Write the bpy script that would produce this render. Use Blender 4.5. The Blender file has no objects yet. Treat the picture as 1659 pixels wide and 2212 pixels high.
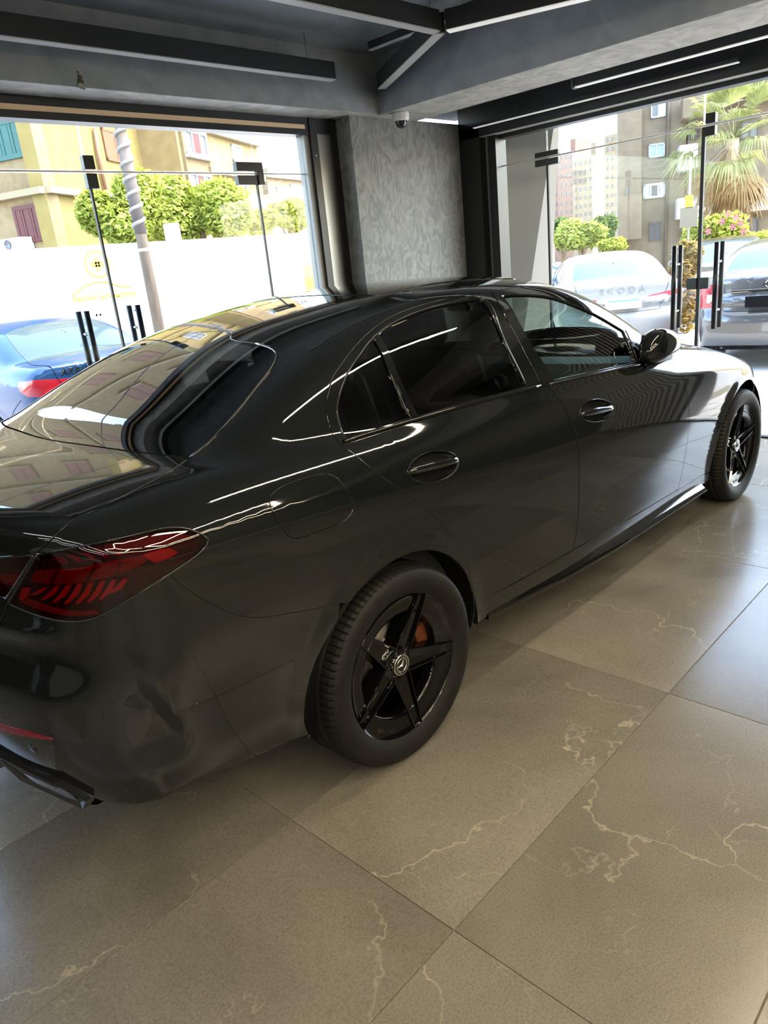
import bpy, bmesh, math, random
import numpy as np
from mathutils import Vector, Matrix
from mathutils.geometry import delaunay_2d_cdt

random.seed(7)
scn = bpy.context.scene
COL = scn.collection
PI = math.pi

# ------------------------------------------------------------------ camera
IMW, IMH = 1659.0, 2212.0
CAM = np.array([-1.4009, -2.2923, 1.4944])
YAW, PIT, ROL, FPX = 0.79308, 0.32622, -0.10511, 1576.39
def cam_axes():
    cy, sy, cp, sp = math.cos(YAW), math.sin(YAW), math.cos(PIT), math.sin(PIT)
    f = np.array([cy*cp, sy*cp, -sp]); r = np.array([sy, -cy, 0.0]); u = np.cross(r, f)
    c, s = math.cos(ROL), math.sin(ROL)
    return c*r+s*u, -s*r+c*u, f
CR, CU, CF = cam_axes()
cam_d = bpy.data.cameras.new('camera'); cam_o = bpy.data.objects.new('camera', cam_d); COL.objects.link(cam_o)
cam_d.sensor_fit = 'VERTICAL'; cam_d.sensor_height = 24.0; cam_d.lens = FPX/IMH*24.0
cam_d.clip_start = 0.05; cam_d.clip_end = 400
M = Matrix(((CR[0], CU[0], -CF[0], CAM[0]), (CR[1], CU[1], -CF[1], CAM[1]), (CR[2], CU[2], -CF[2], CAM[2]), (0, 0, 0, 1)))
cam_o.matrix_world = M
scn.camera = cam_o
def ray(px, py):
    d = CF + (px-IMW/2)/FPX*CR - (py-IMH/2)/FPX*CU
    return d/np.linalg.norm(d)
def at(px, py, **k):
    d = ray(px, py); (a, v), = k.items(); i = 'xyz'.index(a)
    return CAM + (v-CAM[i])/d[i]*d

# ------------------------------------------------------------------ world, sun, exposure
scn.view_settings.view_transform = 'Standard'
scn.view_settings.look = 'None'
scn.view_settings.exposure = 1.9
scn.view_settings.gamma = 1.0
scn.view_settings.use_curve_mapping = False
scn.cycles.max_bounces = 9
scn.cycles.transparent_max_bounces = 16
scn.cycles.transmission_bounces = 8
scn.cycles.glossy_bounces = 5
scn.cycles.diffuse_bounces = 4
scn.cycles.sample_clamp_indirect = 6.0
scn.cycles.caustics_reflective = False
scn.cycles.caustics_refractive = False
world = bpy.data.worlds.new('world'); scn.world = world; world.use_nodes = True
wn = world.node_tree.nodes; wl = world.node_tree.links
wn.clear()
wo = wn.new('ShaderNodeOutputWorld'); wb = wn.new('ShaderNodeBackground'); sky = wn.new('ShaderNodeTexSky')
sky.sky_type = 'NISHITA'; sky.sun_disc = False; sky.sun_elevation = math.radians(58); sky.sun_rotation = math.radians(140)
sky.air_density = 1.3; sky.dust_density = 3.0; sky.ozone_density = 1.0
wb.inputs['Strength'].default_value = .62
wl.new(sky.outputs[0], wb.inputs[0]); wl.new(wb.outputs[0], wo.inputs[0])
SUN_DIR = Vector((0.30, -0.34, 0.86)).normalized()      # towards the sun
sd = bpy.data.lights.new('sun', 'SUN'); sd.energy = 1.0; sd.angle = math.radians(0.6); sd.color = (1.0, 0.93, 0.80)
so = bpy.data.objects.new('sun', sd); COL.objects.link(so)
so.rotation_euler = SUN_DIR.to_track_quat('Z', 'Y').to_euler(); so.location = (6, -6, 20)

# ------------------------------------------------------------------ helpers
def tag(o, label=None, cat=None, group=None, kind=None):
    if label: o['label'] = label
    if cat: o['category'] = cat
    if group: o['group'] = group
    if kind: o['kind'] = kind
    return o
def empty(name, loc=(0, 0, 0), rz=0.0, label=None, cat=None, group=None):
    o = bpy.data.objects.new(name, None); COL.objects.link(o)
    o.location = loc; o.rotation_euler = (0, 0, rz); o.empty_display_size = 0.1
    return tag(o, label, cat, group)
def link(name, me, mats=None, parent=None):
    o = bpy.data.objects.new(name, me); COL.objects.link(o)
    if mats is not None:
        if not isinstance(mats, (list, tuple)): mats = [mats]
        if len(me.materials) == 0:
            for m in mats: me.materials.append(m)
    if parent is not None: o.parent = parent
    return o
def copy_tree(o, parent=None):
    c = o.copy(); COL.objects.link(c)
    if parent is not None: c.parent = parent
    for ch in list(o.children): copy_tree(ch, c)
    return c

class MB:
    """collects simple solids; build() links them as one mesh object"""
    def __init__(s): s.v = []; s.f = []; s.m = []; s.sm = []
    def add(s, vs, fs, mi=0, smooth=False):
        b = len(s.v); s.v += [tuple(map(float, p)) for p in vs]
        s.f += [tuple(i+b for i in f) for f in fs]; s.m += [mi]*len(fs); s.sm += [smooth]*len(fs)
        return s
    def box(s, x0, x1, y0, y1, z0, z1, mi=0):
        v = [(x, y, z) for z in (z0, z1) for y in (y0, y1) for x in (x0, x1)]
        return s.add(v, [(0, 2, 3, 1), (4, 5, 7, 6), (0, 1, 5, 4), (2, 6, 7, 3), (0, 4, 6, 2), (1, 3, 7, 5)], mi)
    def bbox(s, x0, x1, y0, y1, z0, z1, r=0.01, mi=0):
        """box with chamfered edges"""
        r = min(r, (x1-x0)*.45, (y1-y0)*.45, (z1-z0)*.45)
        bm = bmesh.new(); bmesh.ops.create_cube(bm, size=1.0)
        for v in bm.verts: v.co = Vector(((x0+x1)/2+v.co.x*(x1-x0), (y0+y1)/2+v.co.y*(y1-y0), (z0+z1)/2+v.co.z*(z1-z0)))
        bmesh.ops.bevel(bm, geom=bm.edges[:], offset=r, segments=2, profile=.5, affect='EDGES')
        s.frombm(bm, mi, False); return s
    def frombm(s, bm, mi=0, smooth=False):
        bm.verts.index_update()
        s.add([v.co[:] for v in bm.verts], [[v.index for v in f.verts] for f in bm.faces], mi, smooth); bm.free(); return s
    def hexa(s, p, mi=0):
        return s.add(p, [(0, 3, 2, 1), (4, 5, 6, 7), (0, 1, 5, 4), (1, 2, 6, 5), (2, 3, 7, 6), (3, 0, 4, 7)], mi)
    def bar(s, a, b, w, h, up=(0, 0, 1), mi=0):
        a = Vector(a); b = Vector(b); d = (b-a).normalized(); u = Vector(up); sd_ = d.cross(u).normalized(); u = sd_.cross(d).normalized()
        p = [q+sd_*i*w/2+u*j*h/2 for q in (a, b) for i, j in ((-1, -1), (1, -1), (1, 1), (-1, 1))]
        return s.hexa(p, mi)
    def tube(s, pts, rad, n=10, mi=0, cap=True, smooth=True):
        pts = [Vector(p) for p in pts]; k = len(pts)
        rad = rad if isinstance(rad, (list, tuple)) else [rad]*k
        vs = []; prev = None
        for i, p in enumerate(pts):
            d = (pts[min(i+1, k-1)]-pts[max(i-1, 0)]).normalized()
            if prev is None:
                a = Vector((0, 0, 1)) if abs(d.z) < .9 else Vector((1, 0, 0)); u = d.cross(a).normalized()
            else: u = (prev-d*prev.dot(d)).normalized()
            prev = u; w = d.cross(u)
            for j in range(n):
                t = 2*PI*j/n; vs.append(p+(u*math.cos(t)+w*math.sin(t))*rad[i])
        fs = [(i*n+j, i*n+(j+1) % n, (i+1)*n+(j+1) % n, (i+1)*n+j) for i in range(k-1) for j in range(n)]
        s.add(vs, fs, mi, smooth)
        if cap:
            b = len(s.v)-k*n
            s.f += [tuple(range(b+n-1, b-1, -1)), tuple(range(b+(k-1)*n, b+k*n))]; s.m += [mi, mi]; s.sm += [False, False]
        return s
    def lathe(s, prof, n=48, axis='y', o=(0, 0, 0), mi=0, smooth=True, close=False):
        """prof: list of (radius, along axis)"""
        vs = []
        for (r, a) in prof:
            for j in range(n):
                t = 2*PI*j/n; c, q = r*math.cos(t), r*math.sin(t)
                vs.append({'y': (o[0]+c, o[1]+a, o[2]+q), 'z': (o[0]+c, o[1]+q, o[2]+a), 'x': (o[0]+a, o[1]+c, o[2]+q)}[axis])
        k = len(prof); rng = range(k if close else k-1)
        fs = [(i*n+j, i*n+(j+1) % n, ((i+1) % k)*n+(j+1) % n, ((i+1) % k)*n+j) for i in rng for j in range(n)]
        return s.add(vs, fs, mi, smooth)
    def prism(s, poly, a0, a1, axis='y', mi=0):
        n = len(poly); vs = []
        for a in (a0, a1):
            for (p, q) in poly: vs.append({'y': (p, a, q), 'x': (a, p, q), 'z': (p, q, a)}[axis])
        fs = [tuple(range(n)), tuple(range(2*n-1, n-1, -1))]+[(i, i+n, (i+1) % n+n, (i+1) % n) for i in range(n)]
        return s.add(vs, fs, mi)
    def mesh(s, name, fixn=True):
        me = bpy.data.meshes.new(name); me.from_pydata(s.v, [], s.f)
        me.polygons.foreach_set('material_index', s.m); me.polygons.foreach_set('use_smooth', s.sm)
        me.update()
        if fixn:
            bm = bmesh.new(); bm.from_mesh(me); bmesh.ops.recalc_face_normals(bm, faces=bm.faces[:]); bm.to_mesh(me); bm.free()
        return me
    def build(s, name, mats, parent=None, fixn=True):
        return link(name, s.mesh(name, fixn), mats, parent)

# ---- materials
def mat(name, col=(.5, .5, .5), rough=.5, metal=0.0, spec=.5, emit=None, es=0.0, coat=0.0, alpha=None):
    m = bpy.data.materials.new(name); m.use_nodes = True
    b = m.node_tree.nodes['Principled BSDF']
    b.inputs['Base Color'].default_value = (*col, 1); b.inputs['Roughness'].default_value = rough
    b.inputs['Metallic'].default_value = metal; b.inputs['Specular IOR Level'].default_value = spec
    b.inputs['Coat Weight'].default_value = coat; b.inputs['Coat Roughness'].default_value = .02
    if emit: b.inputs['Emission Color'].default_value = (*emit, 1); b.inputs['Emission Strength'].default_value = es
    return m
def nodes(m): return m.node_tree.nodes, m.node_tree.links, m.node_tree.nodes['Principled BSDF']
def noise_mat(name, c1, c2, scale=8, rough=.7, detail=6, bump=0.0, coords='Object', spec=.4, dist=0.0, lo=.35, hi=.65, stretch=(1, 1, 1), r2=None):
    m = mat(name, c1, rough, spec=spec); n, l, b = nodes(m)
    tc = n.new('ShaderNodeTexCoord'); mp = n.new('ShaderNodeMapping'); mp.inputs['Scale'].default_value = stretch
    tx = n.new('ShaderNodeTexNoise'); tx.inputs['Scale'].default_value = scale; tx.inputs['Detail'].default_value = detail; tx.inputs['Distortion'].default_value = dist
    cr = n.new('ShaderNodeValToRGB'); cr.color_ramp.elements[0].position = lo; cr.color_ramp.elements[1].position = hi
    cr.color_ramp.elements[0].color = (*c1, 1); cr.color_ramp.elements[1].color = (*c2, 1)
    l.new(tc.outputs[coords], mp.inputs[0]); l.new(mp.outputs[0], tx.inputs['Vector']); l.new(tx.outputs['Fac'], cr.inputs[0]); l.new(cr.outputs[0], b.inputs['Base Color'])
    if bump:
        bp = n.new('ShaderNodeBump'); bp.inputs['Strength'].default_value = bump; bp.inputs['Distance'].default_value = .02
        l.new(tx.outputs['Fac'], bp.inputs['Height']); l.new(bp.outputs[0], b.inputs['Normal'])
    if r2 is not None:
        mr = n.new('ShaderNodeMapRange'); mr.inputs[3].default_value = rough; mr.inputs[4].default_value = r2
        l.new(tx.outputs['Fac'], mr.inputs[0]); l.new(mr.outputs[0], b.inputs['Roughness'])
    return m
def glass_mat(name, tint, ior=1.5, extra=0.0, pw_=4.0):
    """thin pane: tinted see-through plus mirror reflection by fresnel"""
    m = bpy.data.materials.new(name); m.use_nodes = True; n = m.node_tree.nodes; l = m.node_tree.links; n.clear()
    o = n.new('ShaderNodeOutputMaterial'); mx = n.new('ShaderNodeMixShader'); tr = n.new('ShaderNodeBsdfTransparent'); gl = n.new('ShaderNodeBsdfGlossy')
    fr = n.new('ShaderNodeFresnel'); fr.inputs[0].default_value = ior
    geo = n.new('ShaderNodeNewGeometry')
    # fresnel of the front face from either side of the thin pane
    vn = n.new('ShaderNodeVectorMath'); vn.operation = 'DOT_PRODUCT'; l.new(geo.outputs['Normal'], vn.inputs[0]); l.new(geo.outputs['Incoming'], vn.inputs[1])
    ab = n.new('ShaderNodeMath'); ab.operation = 'ABSOLUTE'; l.new(vn.outputs['Value'], ab.inputs[0])
    om = n.new('ShaderNodeMath'); om.operation = 'SUBTRACT'; om.inputs[0].default_value = 1.0; l.new(ab.outputs[0], om.inputs[1])
    pw = n.new('ShaderNodeMath'); pw.operation = 'POWER'; pw.inputs[1].default_value = pw_; l.new(om.outputs[0], pw.inputs[0])
    r0 = ((ior-1)/(ior+1))**2+extra
    mr = n.new('ShaderNodeMapRange'); mr.inputs[3].default_value = r0; mr.inputs[4].default_value = 1.0; l.new(pw.outputs[0], mr.inputs[0])
    tr.inputs[0].default_value = (*tint, 1); gl.inputs['Roughness'].default_value = 0.0; gl.inputs['Color'].default_value = (1, 1, 1, 1)
    l.new(mr.outputs[0], mx.inputs[0]); l.new(tr.outputs[0], mx.inputs[1]); l.new(gl.outputs[0], mx.inputs[2]); l.new(mx.outputs[0], o.inputs[0])
    return m

# ------------------------------------------------------------------ room materials
def floor_tile_mat():
    m = mat('stone_tile', (.15, .13, .10), .42, spec=.5); n, l, b = nodes(m)
    tc = n.new('ShaderNodeTexCoord'); oi = n.new('ShaderNodeObjectInfo')
    vm = n.new('ShaderNodeVectorMath'); vm.operation = 'SCALE'; vm.inputs[0].default_value = (37.0, 61.0, 23.0); l.new(oi.outputs['Random'], vm.inputs['Scale'])
    ad = n.new('ShaderNodeVectorMath'); ad.operation = 'ADD'; l.new(tc.outputs['Object'], ad.inputs[0]); l.new(vm.outputs[0], ad.inputs[1])
    def noise(s, d, dist=0.0, rough=.55):
        t = n.new('ShaderNodeTexNoise'); t.inputs['Scale'].default_value = s; t.inputs['Detail'].default_value = d; t.inputs['Distortion'].default_value = dist; t.inputs['Roughness'].default_value = rough; l.new(ad.outputs[0], t.inputs['Vector']); return t
    def ramp(src, *st):
        r = n.new('ShaderNodeValToRGB'); e = r.color_ramp.elements
        while len(e) < len(st): e.new(.5)
        for q, (p, c) in zip(e, st): q.position = p; q.color = (*((c, c, c) if isinstance(c, float) else c), 1)
        l.new(src, r.inputs[0]); return r
    cl = noise(1.3, 5, .6); base = ramp(cl.outputs['Fac'], (.30, (.112, .103, .083)), (.5, (.162, .148, .117)), (.72, (.205, .188, .150)))
    gr = noise(190, 3, 0, .7); g2 = ramp(gr.outputs['Fac'], (.33, .66), (.52, 1.0), (.70, 1.18))
    mu = n.new('ShaderNodeMixRGB'); mu.blend_type = 'MULTIPLY'; mu.inputs[0].default_value = .75; l.new(base.outputs[0], mu.inputs[1]); l.new(g2.outputs[0], mu.inputs[2])
    # hairline veins: thin bands where a warped noise crosses its middle
    wn_ = noise(2.3, 5, 0, .6); wv = n.new('ShaderNodeVectorMath'); wv.operation = 'SCALE'; wv.inputs['Scale'].default_value = .55; l.new(wn_.outputs['Color'], wv.inputs[0])
    wa = n.new('ShaderNodeVectorMath'); wa.operation = 'ADD'; l.new(ad.outputs[0], wa.inputs[0]); l.new(wv.outputs[0], wa.inputs[1])
    def vein(s, w):
        t = n.new('ShaderNodeTexVoronoi'); t.feature = 'DISTANCE_TO_EDGE'; t.inputs['Scale'].default_value = s; l.new(wa.outputs[0], t.inputs['Vector'])
        return ramp(t.outputs['Distance'], (0.0, 1.0), (w, 0.0))
    v1 = vein(1.25, .0055); v2 = vein(3.1, .009)
    msk = noise(1.9, 3); mk = ramp(msk.outputs['Fac'], (.56, 0.0), (.68, .8))
    mm = n.new('ShaderNodeMath'); mm.operation = 'MULTIPLY'; l.new(v2.outputs[0], mm.inputs[0]); l.new(mk.outputs[0], mm.inputs[1])
    mk1 = ramp(msk.outputs['Fac'], (.44, 0.0), (.56, 1.0)); m1 = n.new('ShaderNodeMath'); m1.operation = 'MULTIPLY'; l.new(v1.outputs[0], m1.inputs[0]); l.new(mk1.outputs[0], m1.inputs[1])
    mx = n.new('ShaderNodeMath'); mx.operation = 'MAXIMUM'; l.new(mm.outputs[0], mx.inputs[0]); l.new(m1.outputs[0], mx.inputs[1])
    fl = noise(60, 2); flk = ramp(fl.outputs['Fac'], (.70, 0.0), (.76, .5)); mk3 = ramp(msk.outputs['Fac'], (.55, 0.0), (.66, 1.0))
    m3 = n.new('ShaderNodeMath'); m3.operation = 'MULTIPLY'; l.new(flk.outputs[0], m3.inputs[0]); l.new(mk3.outputs[0], m3.inputs[1])
    m4 = n.new('ShaderNodeMath'); m4.operation = 'MAXIMUM'; l.new(mx.outputs[0], m4.inputs[0]); l.new(m3.outputs[0], m4.inputs[1])
    sc = n.new('ShaderNodeMath'); sc.operation = 'MULTIPLY'; sc.inputs[1].default_value = .5; l.new(m4.outputs[0], sc.inputs[0])
    mix = n.new('ShaderNodeMixRGB'); l.new(sc.outputs[0], mix.inputs[0]); l.new(mu.outputs[0], mix.inputs[1]); mix.inputs[2].default_value = (.46, .40, .29, 1)
    # each tile a little lighter or darker
    mr = n.new('ShaderNodeMapRange'); mr.inputs[3].default_value = .86; mr.inputs[4].default_value = 1.14; l.new(oi.outputs['Random'], mr.inputs[0])
    hv = n.new('ShaderNodeMixRGB'); hv.blend_type = 'MULTIPLY'; hv.inputs[0].default_value = 1.0; l.new(mix.outputs[0], hv.inputs[1]); l.new(mr.outputs[0], hv.inputs[2])
    l.new(hv.outputs[0], b.inputs['Base Color'])
    rr = n.new('ShaderNodeMapRange'); rr.inputs[3].default_value = .16; rr.inputs[4].default_value = .30; l.new(gr.outputs['Fac'], rr.inputs[0]); l.new(rr.outputs[0], b.inputs['Roughness'])
    bp = n.new('ShaderNodeBump'); bp.inputs['Strength'].default_value = .05; bp.inputs['Distance'].default_value = .001; l.new(gr.outputs['Fac'], bp.inputs['Height']); l.new(bp.outputs[0], b.inputs['Normal'])
    return m
TILE = floor_tile_mat()
GROUT = mat('grout', (.20, .17, .125), .9)
PLASTER = noise_mat('swirled_plaster', (.16, .165, .158), (.27, .27, .255), 9.0, .62, 8, .35, dist=3.0, lo=.36, hi=.66, stretch=(1, 1, .55))
SOFFIT = noise_mat('soffit_plaster', (.36, .355, .33), (.54, .53, .49), 4.5, .60, 8, .30, dist=2.2, lo=.36, hi=.66)
DARKPL = noise_mat('dark_plaster', (.22, .245, .265), (.29, .315, .335), 3.5, .62, 7, .25, dist=1.6)
CEILM = noise_mat('ceiling_plaster', (.15, .168, .180), (.20, .22, .235), 3.0, .7, 6, .2, dist=1.2)
WALLB = noise_mat('back_wall_plaster', (.10, .10, .095), (.13, .13, .125), 2.5, .7, 6, dist=1.0)
FRAME = mat('black_frame', (.010, .0115, .013), .38, spec=.5)
STEELP = noise_mat('brushed_steel', (.30, .30, .29), (.36, .36, .345), 6, .34, 3, stretch=(40, 40, .6)); STEELP.node_tree.nodes['Principled BSDF'].inputs['Metallic'].default_value = .75
REVEAL = mat('grey_reveal', (.32, .32, .30), .5)
PANE = glass_mat('shop_glass', (.965, .98, .972), 1.30, 0.0, 5.0)
SEAL = mat('glass_edge_seal', (.012, .012, .012), .5)
GAPW = mat('glass_gap', (.62, .60, .60), .3)
FITTING = mat('patch_fitting_black', (.006, .006, .007), .35)
HANDLEM = mat('pull_handle_black', (.008, .009, .010), .3, metal=.3)
BOLT = mat('handle_bolt_steel', (.5, .5, .5), .25, metal=1)
LEDH = mat('led_housing', (.012, .013, .014), .45)
LEDOFF = mat('led_diffuser_off', (.42, .42, .40), .5)
LEDON = mat('led_diffuser_lit', (.8, .8, .8), .5, emit=(1.0, .83, .58), es=21.0)
LEDFILL = mat('fill_diffuser_neutral', (.8, .8, .8), .5, emit=(1.0, .98, .95), es=9.0)  # neutral emission for the added fill bars
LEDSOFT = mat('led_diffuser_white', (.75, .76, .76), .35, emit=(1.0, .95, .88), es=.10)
WIRE = mat('wire', (.05, .05, .05), .5)

XR_, YL_, ZC = 4.31, 2.18, 2.935         # right glazing, left glazing, ceiling height
XB, YB = -7.2, -6.6                      # rear and right walls of the showroom

def struct(m, name, mats, label=None, parent=None):
    o = m.build(name, mats, parent)
    if parent is None: o['kind'] = 'structure'
    if label: o['label'] = label
    return o
# ---- floor: grout bed and stone tiles 1.2 x 0.6 m
fl = struct(MB().box(XB, XR_+.06, YB, YL_+.06, -.14, -.0035), 'floor', GROUT, 'showroom floor of large grey-brown stone tiles')
OX, OY, TA = -.4399, -1.4024, .0051
tm = MB().bbox(.0012, 1.1988, .0012, .5988, -.012, 0.0, .0012).mesh('floor_tile'); tm.materials.append(TILE)
ca, sa = math.cos(TA), math.sin(TA)
cnt = 0
for i in range(-6, 4):
    for j in range(-9, 6):
        x0, y0 = OX+i*1.2*ca-j*.6*sa, OY+i*1.2*sa+j*.6*ca
        if x0 < XB-.2 or y0 < YB-.1 or x0 > XR_-.2 or y0 > YL_-.1: continue
        me = tm
        cx1, cy1 = min(1.2, XR_+.05-x0), min(.6, YL_+.05-y0)
        if cx1 < 1.19 or cy1 < .59:
            me = MB().bbox(.0012, cx1-.0012, .0012, cy1-.0012, -.012, 0, .0012).mesh('floor_tile'); me.materials.append(TILE)
        t = link('floor_tile', me, None, fl); t.location = (x0, y0, 0); t.rotation_euler = (0, 0, TA); cnt += 1
fl.location = (0, 0, 0)

# ---- ceiling, beams, walls
struct(MB().box(XB, XR_+.2, YB, YL_+.2, ZC, ZC+.2), 'ceiling', CEILM, 'dark painted plaster ceiling')
b1 = struct(MB().box(XB, 3.1, 1.885, YL_+.12, 2.553, ZC), 'trim_1', DARKPL, 'dark plaster beam over the left glazing')
struct(MB().box(XB, 3.098, 1.887, YL_+.03, 2.55, 2.5535), 'trim_2', SOFFIT, 'grey swirled underside of the left beam', b1)
b2 = struct(MB().box(3.1, 3.625, YB, YL_+.12, 2.553, ZC), 'trim_3', DARKPL, 'dark plaster beam crossing in front of the right doors')
struct(MB().box(3.102, 3.623, YB, YL_+.03, 2.55, 2.5535), 'trim_4', SOFFIT, 'grey swirled underside of the cross beam', b2)
struct(MB().box(2.862, XR_+.30, 1.965, YL_+.30, 0, 2.552), 'wall_corner', PLASTER, 'grey swirled plaster corner pier between the two glass fronts')
struct(MB().box(3.625, XR_+.25, YB, YL_+.12, 2.66, ZC), 'trim_5', CEILM, 'dark lowered ceiling bay above the right doors')
hd = struct(MB().box(4.16, XR_+.10, -1.75, 1.965, 2.42, 2.66), 'trim_6', FRAME, 'black header above the right glass doors')
struct(MB().box(4.163, 4.255, -1.75, 1.965, 2.416, 2.4205), 'trim_7', LEDOFF, 'pale strip under the header', hd)
struct(MB().box(XB-.2, XB, YB, YL_, 0, ZC), 'wall_rear', WALLB, 'plain plaster wall behind the viewer')
struct(MB().box(XB, XR_+.2, YB-.2, YB, 0, ZC), 'wall_right', WALLB, 'plain plaster wall on the right, out of view')
# slatted cladding of the front right of the doors (seen mirrored in the car's flank)
sw = struct(MB().box(XR_, XR_+.2, YB, -1.75, 0, 2.66), 'wall_front', FRAME, 'black wall with upright grey slats right of the glass doors')
sl = MB().box(-.03, 0, 0, .024, 0.02, 2.64).mesh('slat'); sl.materials.append(mat('grey_slat', (.34, .35, .35), .45))
for k in range(17):
    o = link('slat', sl, None, sw); o.location = (XR_, -1.80-k*.047, 0)
# unseen slabs added outside so that the sun stays off the showroom floor
struct(MB().box(XR_+.2, XR_+1.3, YB, YL_+.7, 2.95, 3.2), 'trim_8', SOFFIT, 'unseen slab added outside the right doors to block the sun')
struct(MB().box(XB, XR_+.2, YL_+.12, YL_+.7, 2.95, 3.2), 'trim_9', SOFFIT, 'unseen overhang slab added outside the left glazing')

# ---- left glazing (plane y = YL_)
w1 = struct(MB().box(XB, 2.62, YL_-.05, YL_+.06, 2.435, 2.552), 'window_1', FRAME, 'left shopfront glazing with black frame')
def part(m, name, mats, parent): return m.build(name, mats, parent)
part(MB().box(XB, 2.60, YL_+.062, YL_+.10, 2.47, 2.545), 'transom_reflector', mat('copper_film', (.62, .46, .30), .35), w1)
part(MB().box(XB, 2.56, YL_-.054, YL_-.04, 2.474, 2.502), 'reflection_strip', mat('tan_reflection', (.72, .53, .33), .4), w1)  # outside reflected in the frame, painted as a tan strip
part(MB().box(2.553, 2.60, YL_-.035, YL_+.05, 0, 2.44), 'reveal_strip', REVEAL, w1)
part(MB().box(2.60, 2.665, YL_-.06, YL_+.05, 0, 2.552), 'frame_post', FRAME, w1)
part(MB().box(2.665, 2.80, YL_-.045, YL_+.05, 0, 2.445), 'cladding_panel', STEELP, w1)
part(MB().box(2.80, 2.862, YL_-.065, YL_+.05, 0, 2.552), 'frame_post', FRAME, w1)
part(MB().box(2.62, 2.80, YL_-.055, YL_+.06, 2.445, 2.552), 'frame_head', FRAME, w1)
for z in (.28, 1.15, 2.30):
    part(MB().lathe([(.001, 0), (.008, -.001), (.009, .004)], 10, 'y', (2.633, YL_-.062, z)), 'screw_cap', BOLT, w1)
part(MB().box(2.098, 2.553, YL_-.006, YL_+.006, .01, 2.172), 'fixed_pane', PANE, w1)
for x0, x1 in ((-.40, .85), (.858, 2.09), (2.098, 2.553), (-2.0, -.408)): part(MB().box(x0, x1, YL_-.006, YL_+.006, 2.186, 2.436), 'transom_pane', PANE, w1)
part(MB().box(-2.0, -.41, YL_-.006, YL_+.006, .01, 2.172), 'fixed_pane', PANE, w1)
part(MB().box(-7.2, -2.0, YL_-.05, YL_+.06, 0, 2.552), 'frame_panel', FRAME, w1)
part(MB().box(-2.0, 2.553, YL_-.004, YL_+.004, 2.1745, 2.1835), 'glass_joint', GAPW, w1)
part(MB().box(2.088, 2.099, YL_-.009, YL_+.009, .01, 2.17), 'glass_seal', SEAL, w1)
def glass_leaf(name, axis, a0, a1, hx, label, handle_out=.055):
    """frameless door leaf: pane, patch fittings, pull handle inside and out"""
    def bx(m, u0, u1, d0, d1, z0, z1): return m.box(u0, u1, YL_+d0, YL_+d1, z0, z1) if axis == 'x' else m.box(XR_+d0, XR_+d1, u0, u1, z0, z1)
    o = bx(MB(), a0+.003, a1-.003, -.006, .006, .012, 2.171).build(name, PANE); o['kind'] = 'structure'; o['label'] = label
    for sd_ in (-1, 1):
        m = MB(); P = (lambda z: (hx, YL_+sd_*handle_out, z)) if axis == 'x' else (lambda z: (XR_+sd_*handle_out, hx, z))
        m.tube([P(.80), P(1.405)], .0175, 14); h = m.build('pull_handle', HANDLEM, o)
        for z in (.93, 1.27):
            m = MB(); q = P(z); e = (q[0], YL_, z) if axis == 'x' else (XR_, q[1], z); m.tube([e, q], .010, 10); m.build('handle_bolt', BOLT, h)
    return o
d1 = glass_leaf('door_1', 'x', -.40, .854, .640, 'left leaf of the frameless glass doors on the left front')
d2 = glass_leaf('door_2', 'x', .858, 2.092, .975, 'right leaf of the frameless glass doors on the left front')
part(MB().box(.850, .862, YL_-.010, YL_+.010, .01, 2.17), 'leaf_seal', SEAL, d1)
def patch(m, name, parent): return part(m, name, FITTING, parent)
for z0, z1 in ((2.190, 2.265), (2.085, 2.168)):
    patch(MB().bbox(.838, .905, YL_-.022, YL_+.022, z0, z1, .003), 'patch_fitting', d1)
patch(MB().bbox(1.925, 2.150, YL_-.022, YL_+.022, 2.192, 2.250, .003), 'patch_fitting', d2)
patch(MB().bbox(1.925, 2.085, YL_-.022, YL_+.022, 2.105, 2.166, .003), 'patch_fitting', d2)
patch(MB().bbox(2.100, 2.150, YL_-.022, YL_+.022, 2.105, 2.192, .003), 'patch_fitting', w1)

# ---- right glazing (plane x = XR_)
w2 = struct(MB().box(XR_-.05, XR_+.06, -1.75, 1.66, 2.385, 2.46), 'window_2', FRAME, 'right shopfront glazing with black frame')
part(MB().box(XR_-.15, XR_+.05, 1.755, 1.968, 0, 2.50), 'frame_post', FRAME, w2)
part(MB().box(XR_-.06, XR_+.04, 1.705, 1.755, 0, 2.42), 'reveal_strip', REVEAL, w2)
part(MB().box(XR_-.10, XR_+.05, 1.625, 1.705, 0, 2.45), 'frame_post', FRAME, w2)
part(MB().box(XR_-.006, XR_+.006, 1.197, 1.628, .01, 2.172), 'fixed_pane', PANE, w2)
part(MB().box(XR_-.006, XR_+.006, -1.745, -1.366, .01, 2.172), 'fixed_pane', PANE, w2)
for y0, y1 in ((1.197, 1.628), (-.054, 1.189), (-1.75, -.062)): part(MB().box(XR_-.006, XR_+.006, y0, y1, 2.184, 2.390), 'transom_pane', PANE, w2)
part(MB().box(XR_-.004, XR_+.004, -1.75, 1.628, 2.1735, 2.1825), 'glass_joint', GAPW, w2)
part(MB().box(XR_-.010, XR_+.010, 1.184, 1.202, .01, 2.17), 'glass_seal', SEAL, w2)
part(MB().box(XR_-.03, XR_+.03, -1.75, 1.70, -.002, .012), 'threshold', FRAME, w2)
d3 = glass_leaf('door_3', 'y', -.056, 1.189, .105, 'left leaf of the frameless glass doors on the right front')
d4 = glass_leaf('door_4', 'y', -1.36, -.064, -.200, 'right leaf of the frameless glass doors on the right front')
part(MB().box(XR_-.012, XR_+.012, -.072, -.048, .01, 2.168), 'leaf_seal', SEAL, d3)
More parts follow.
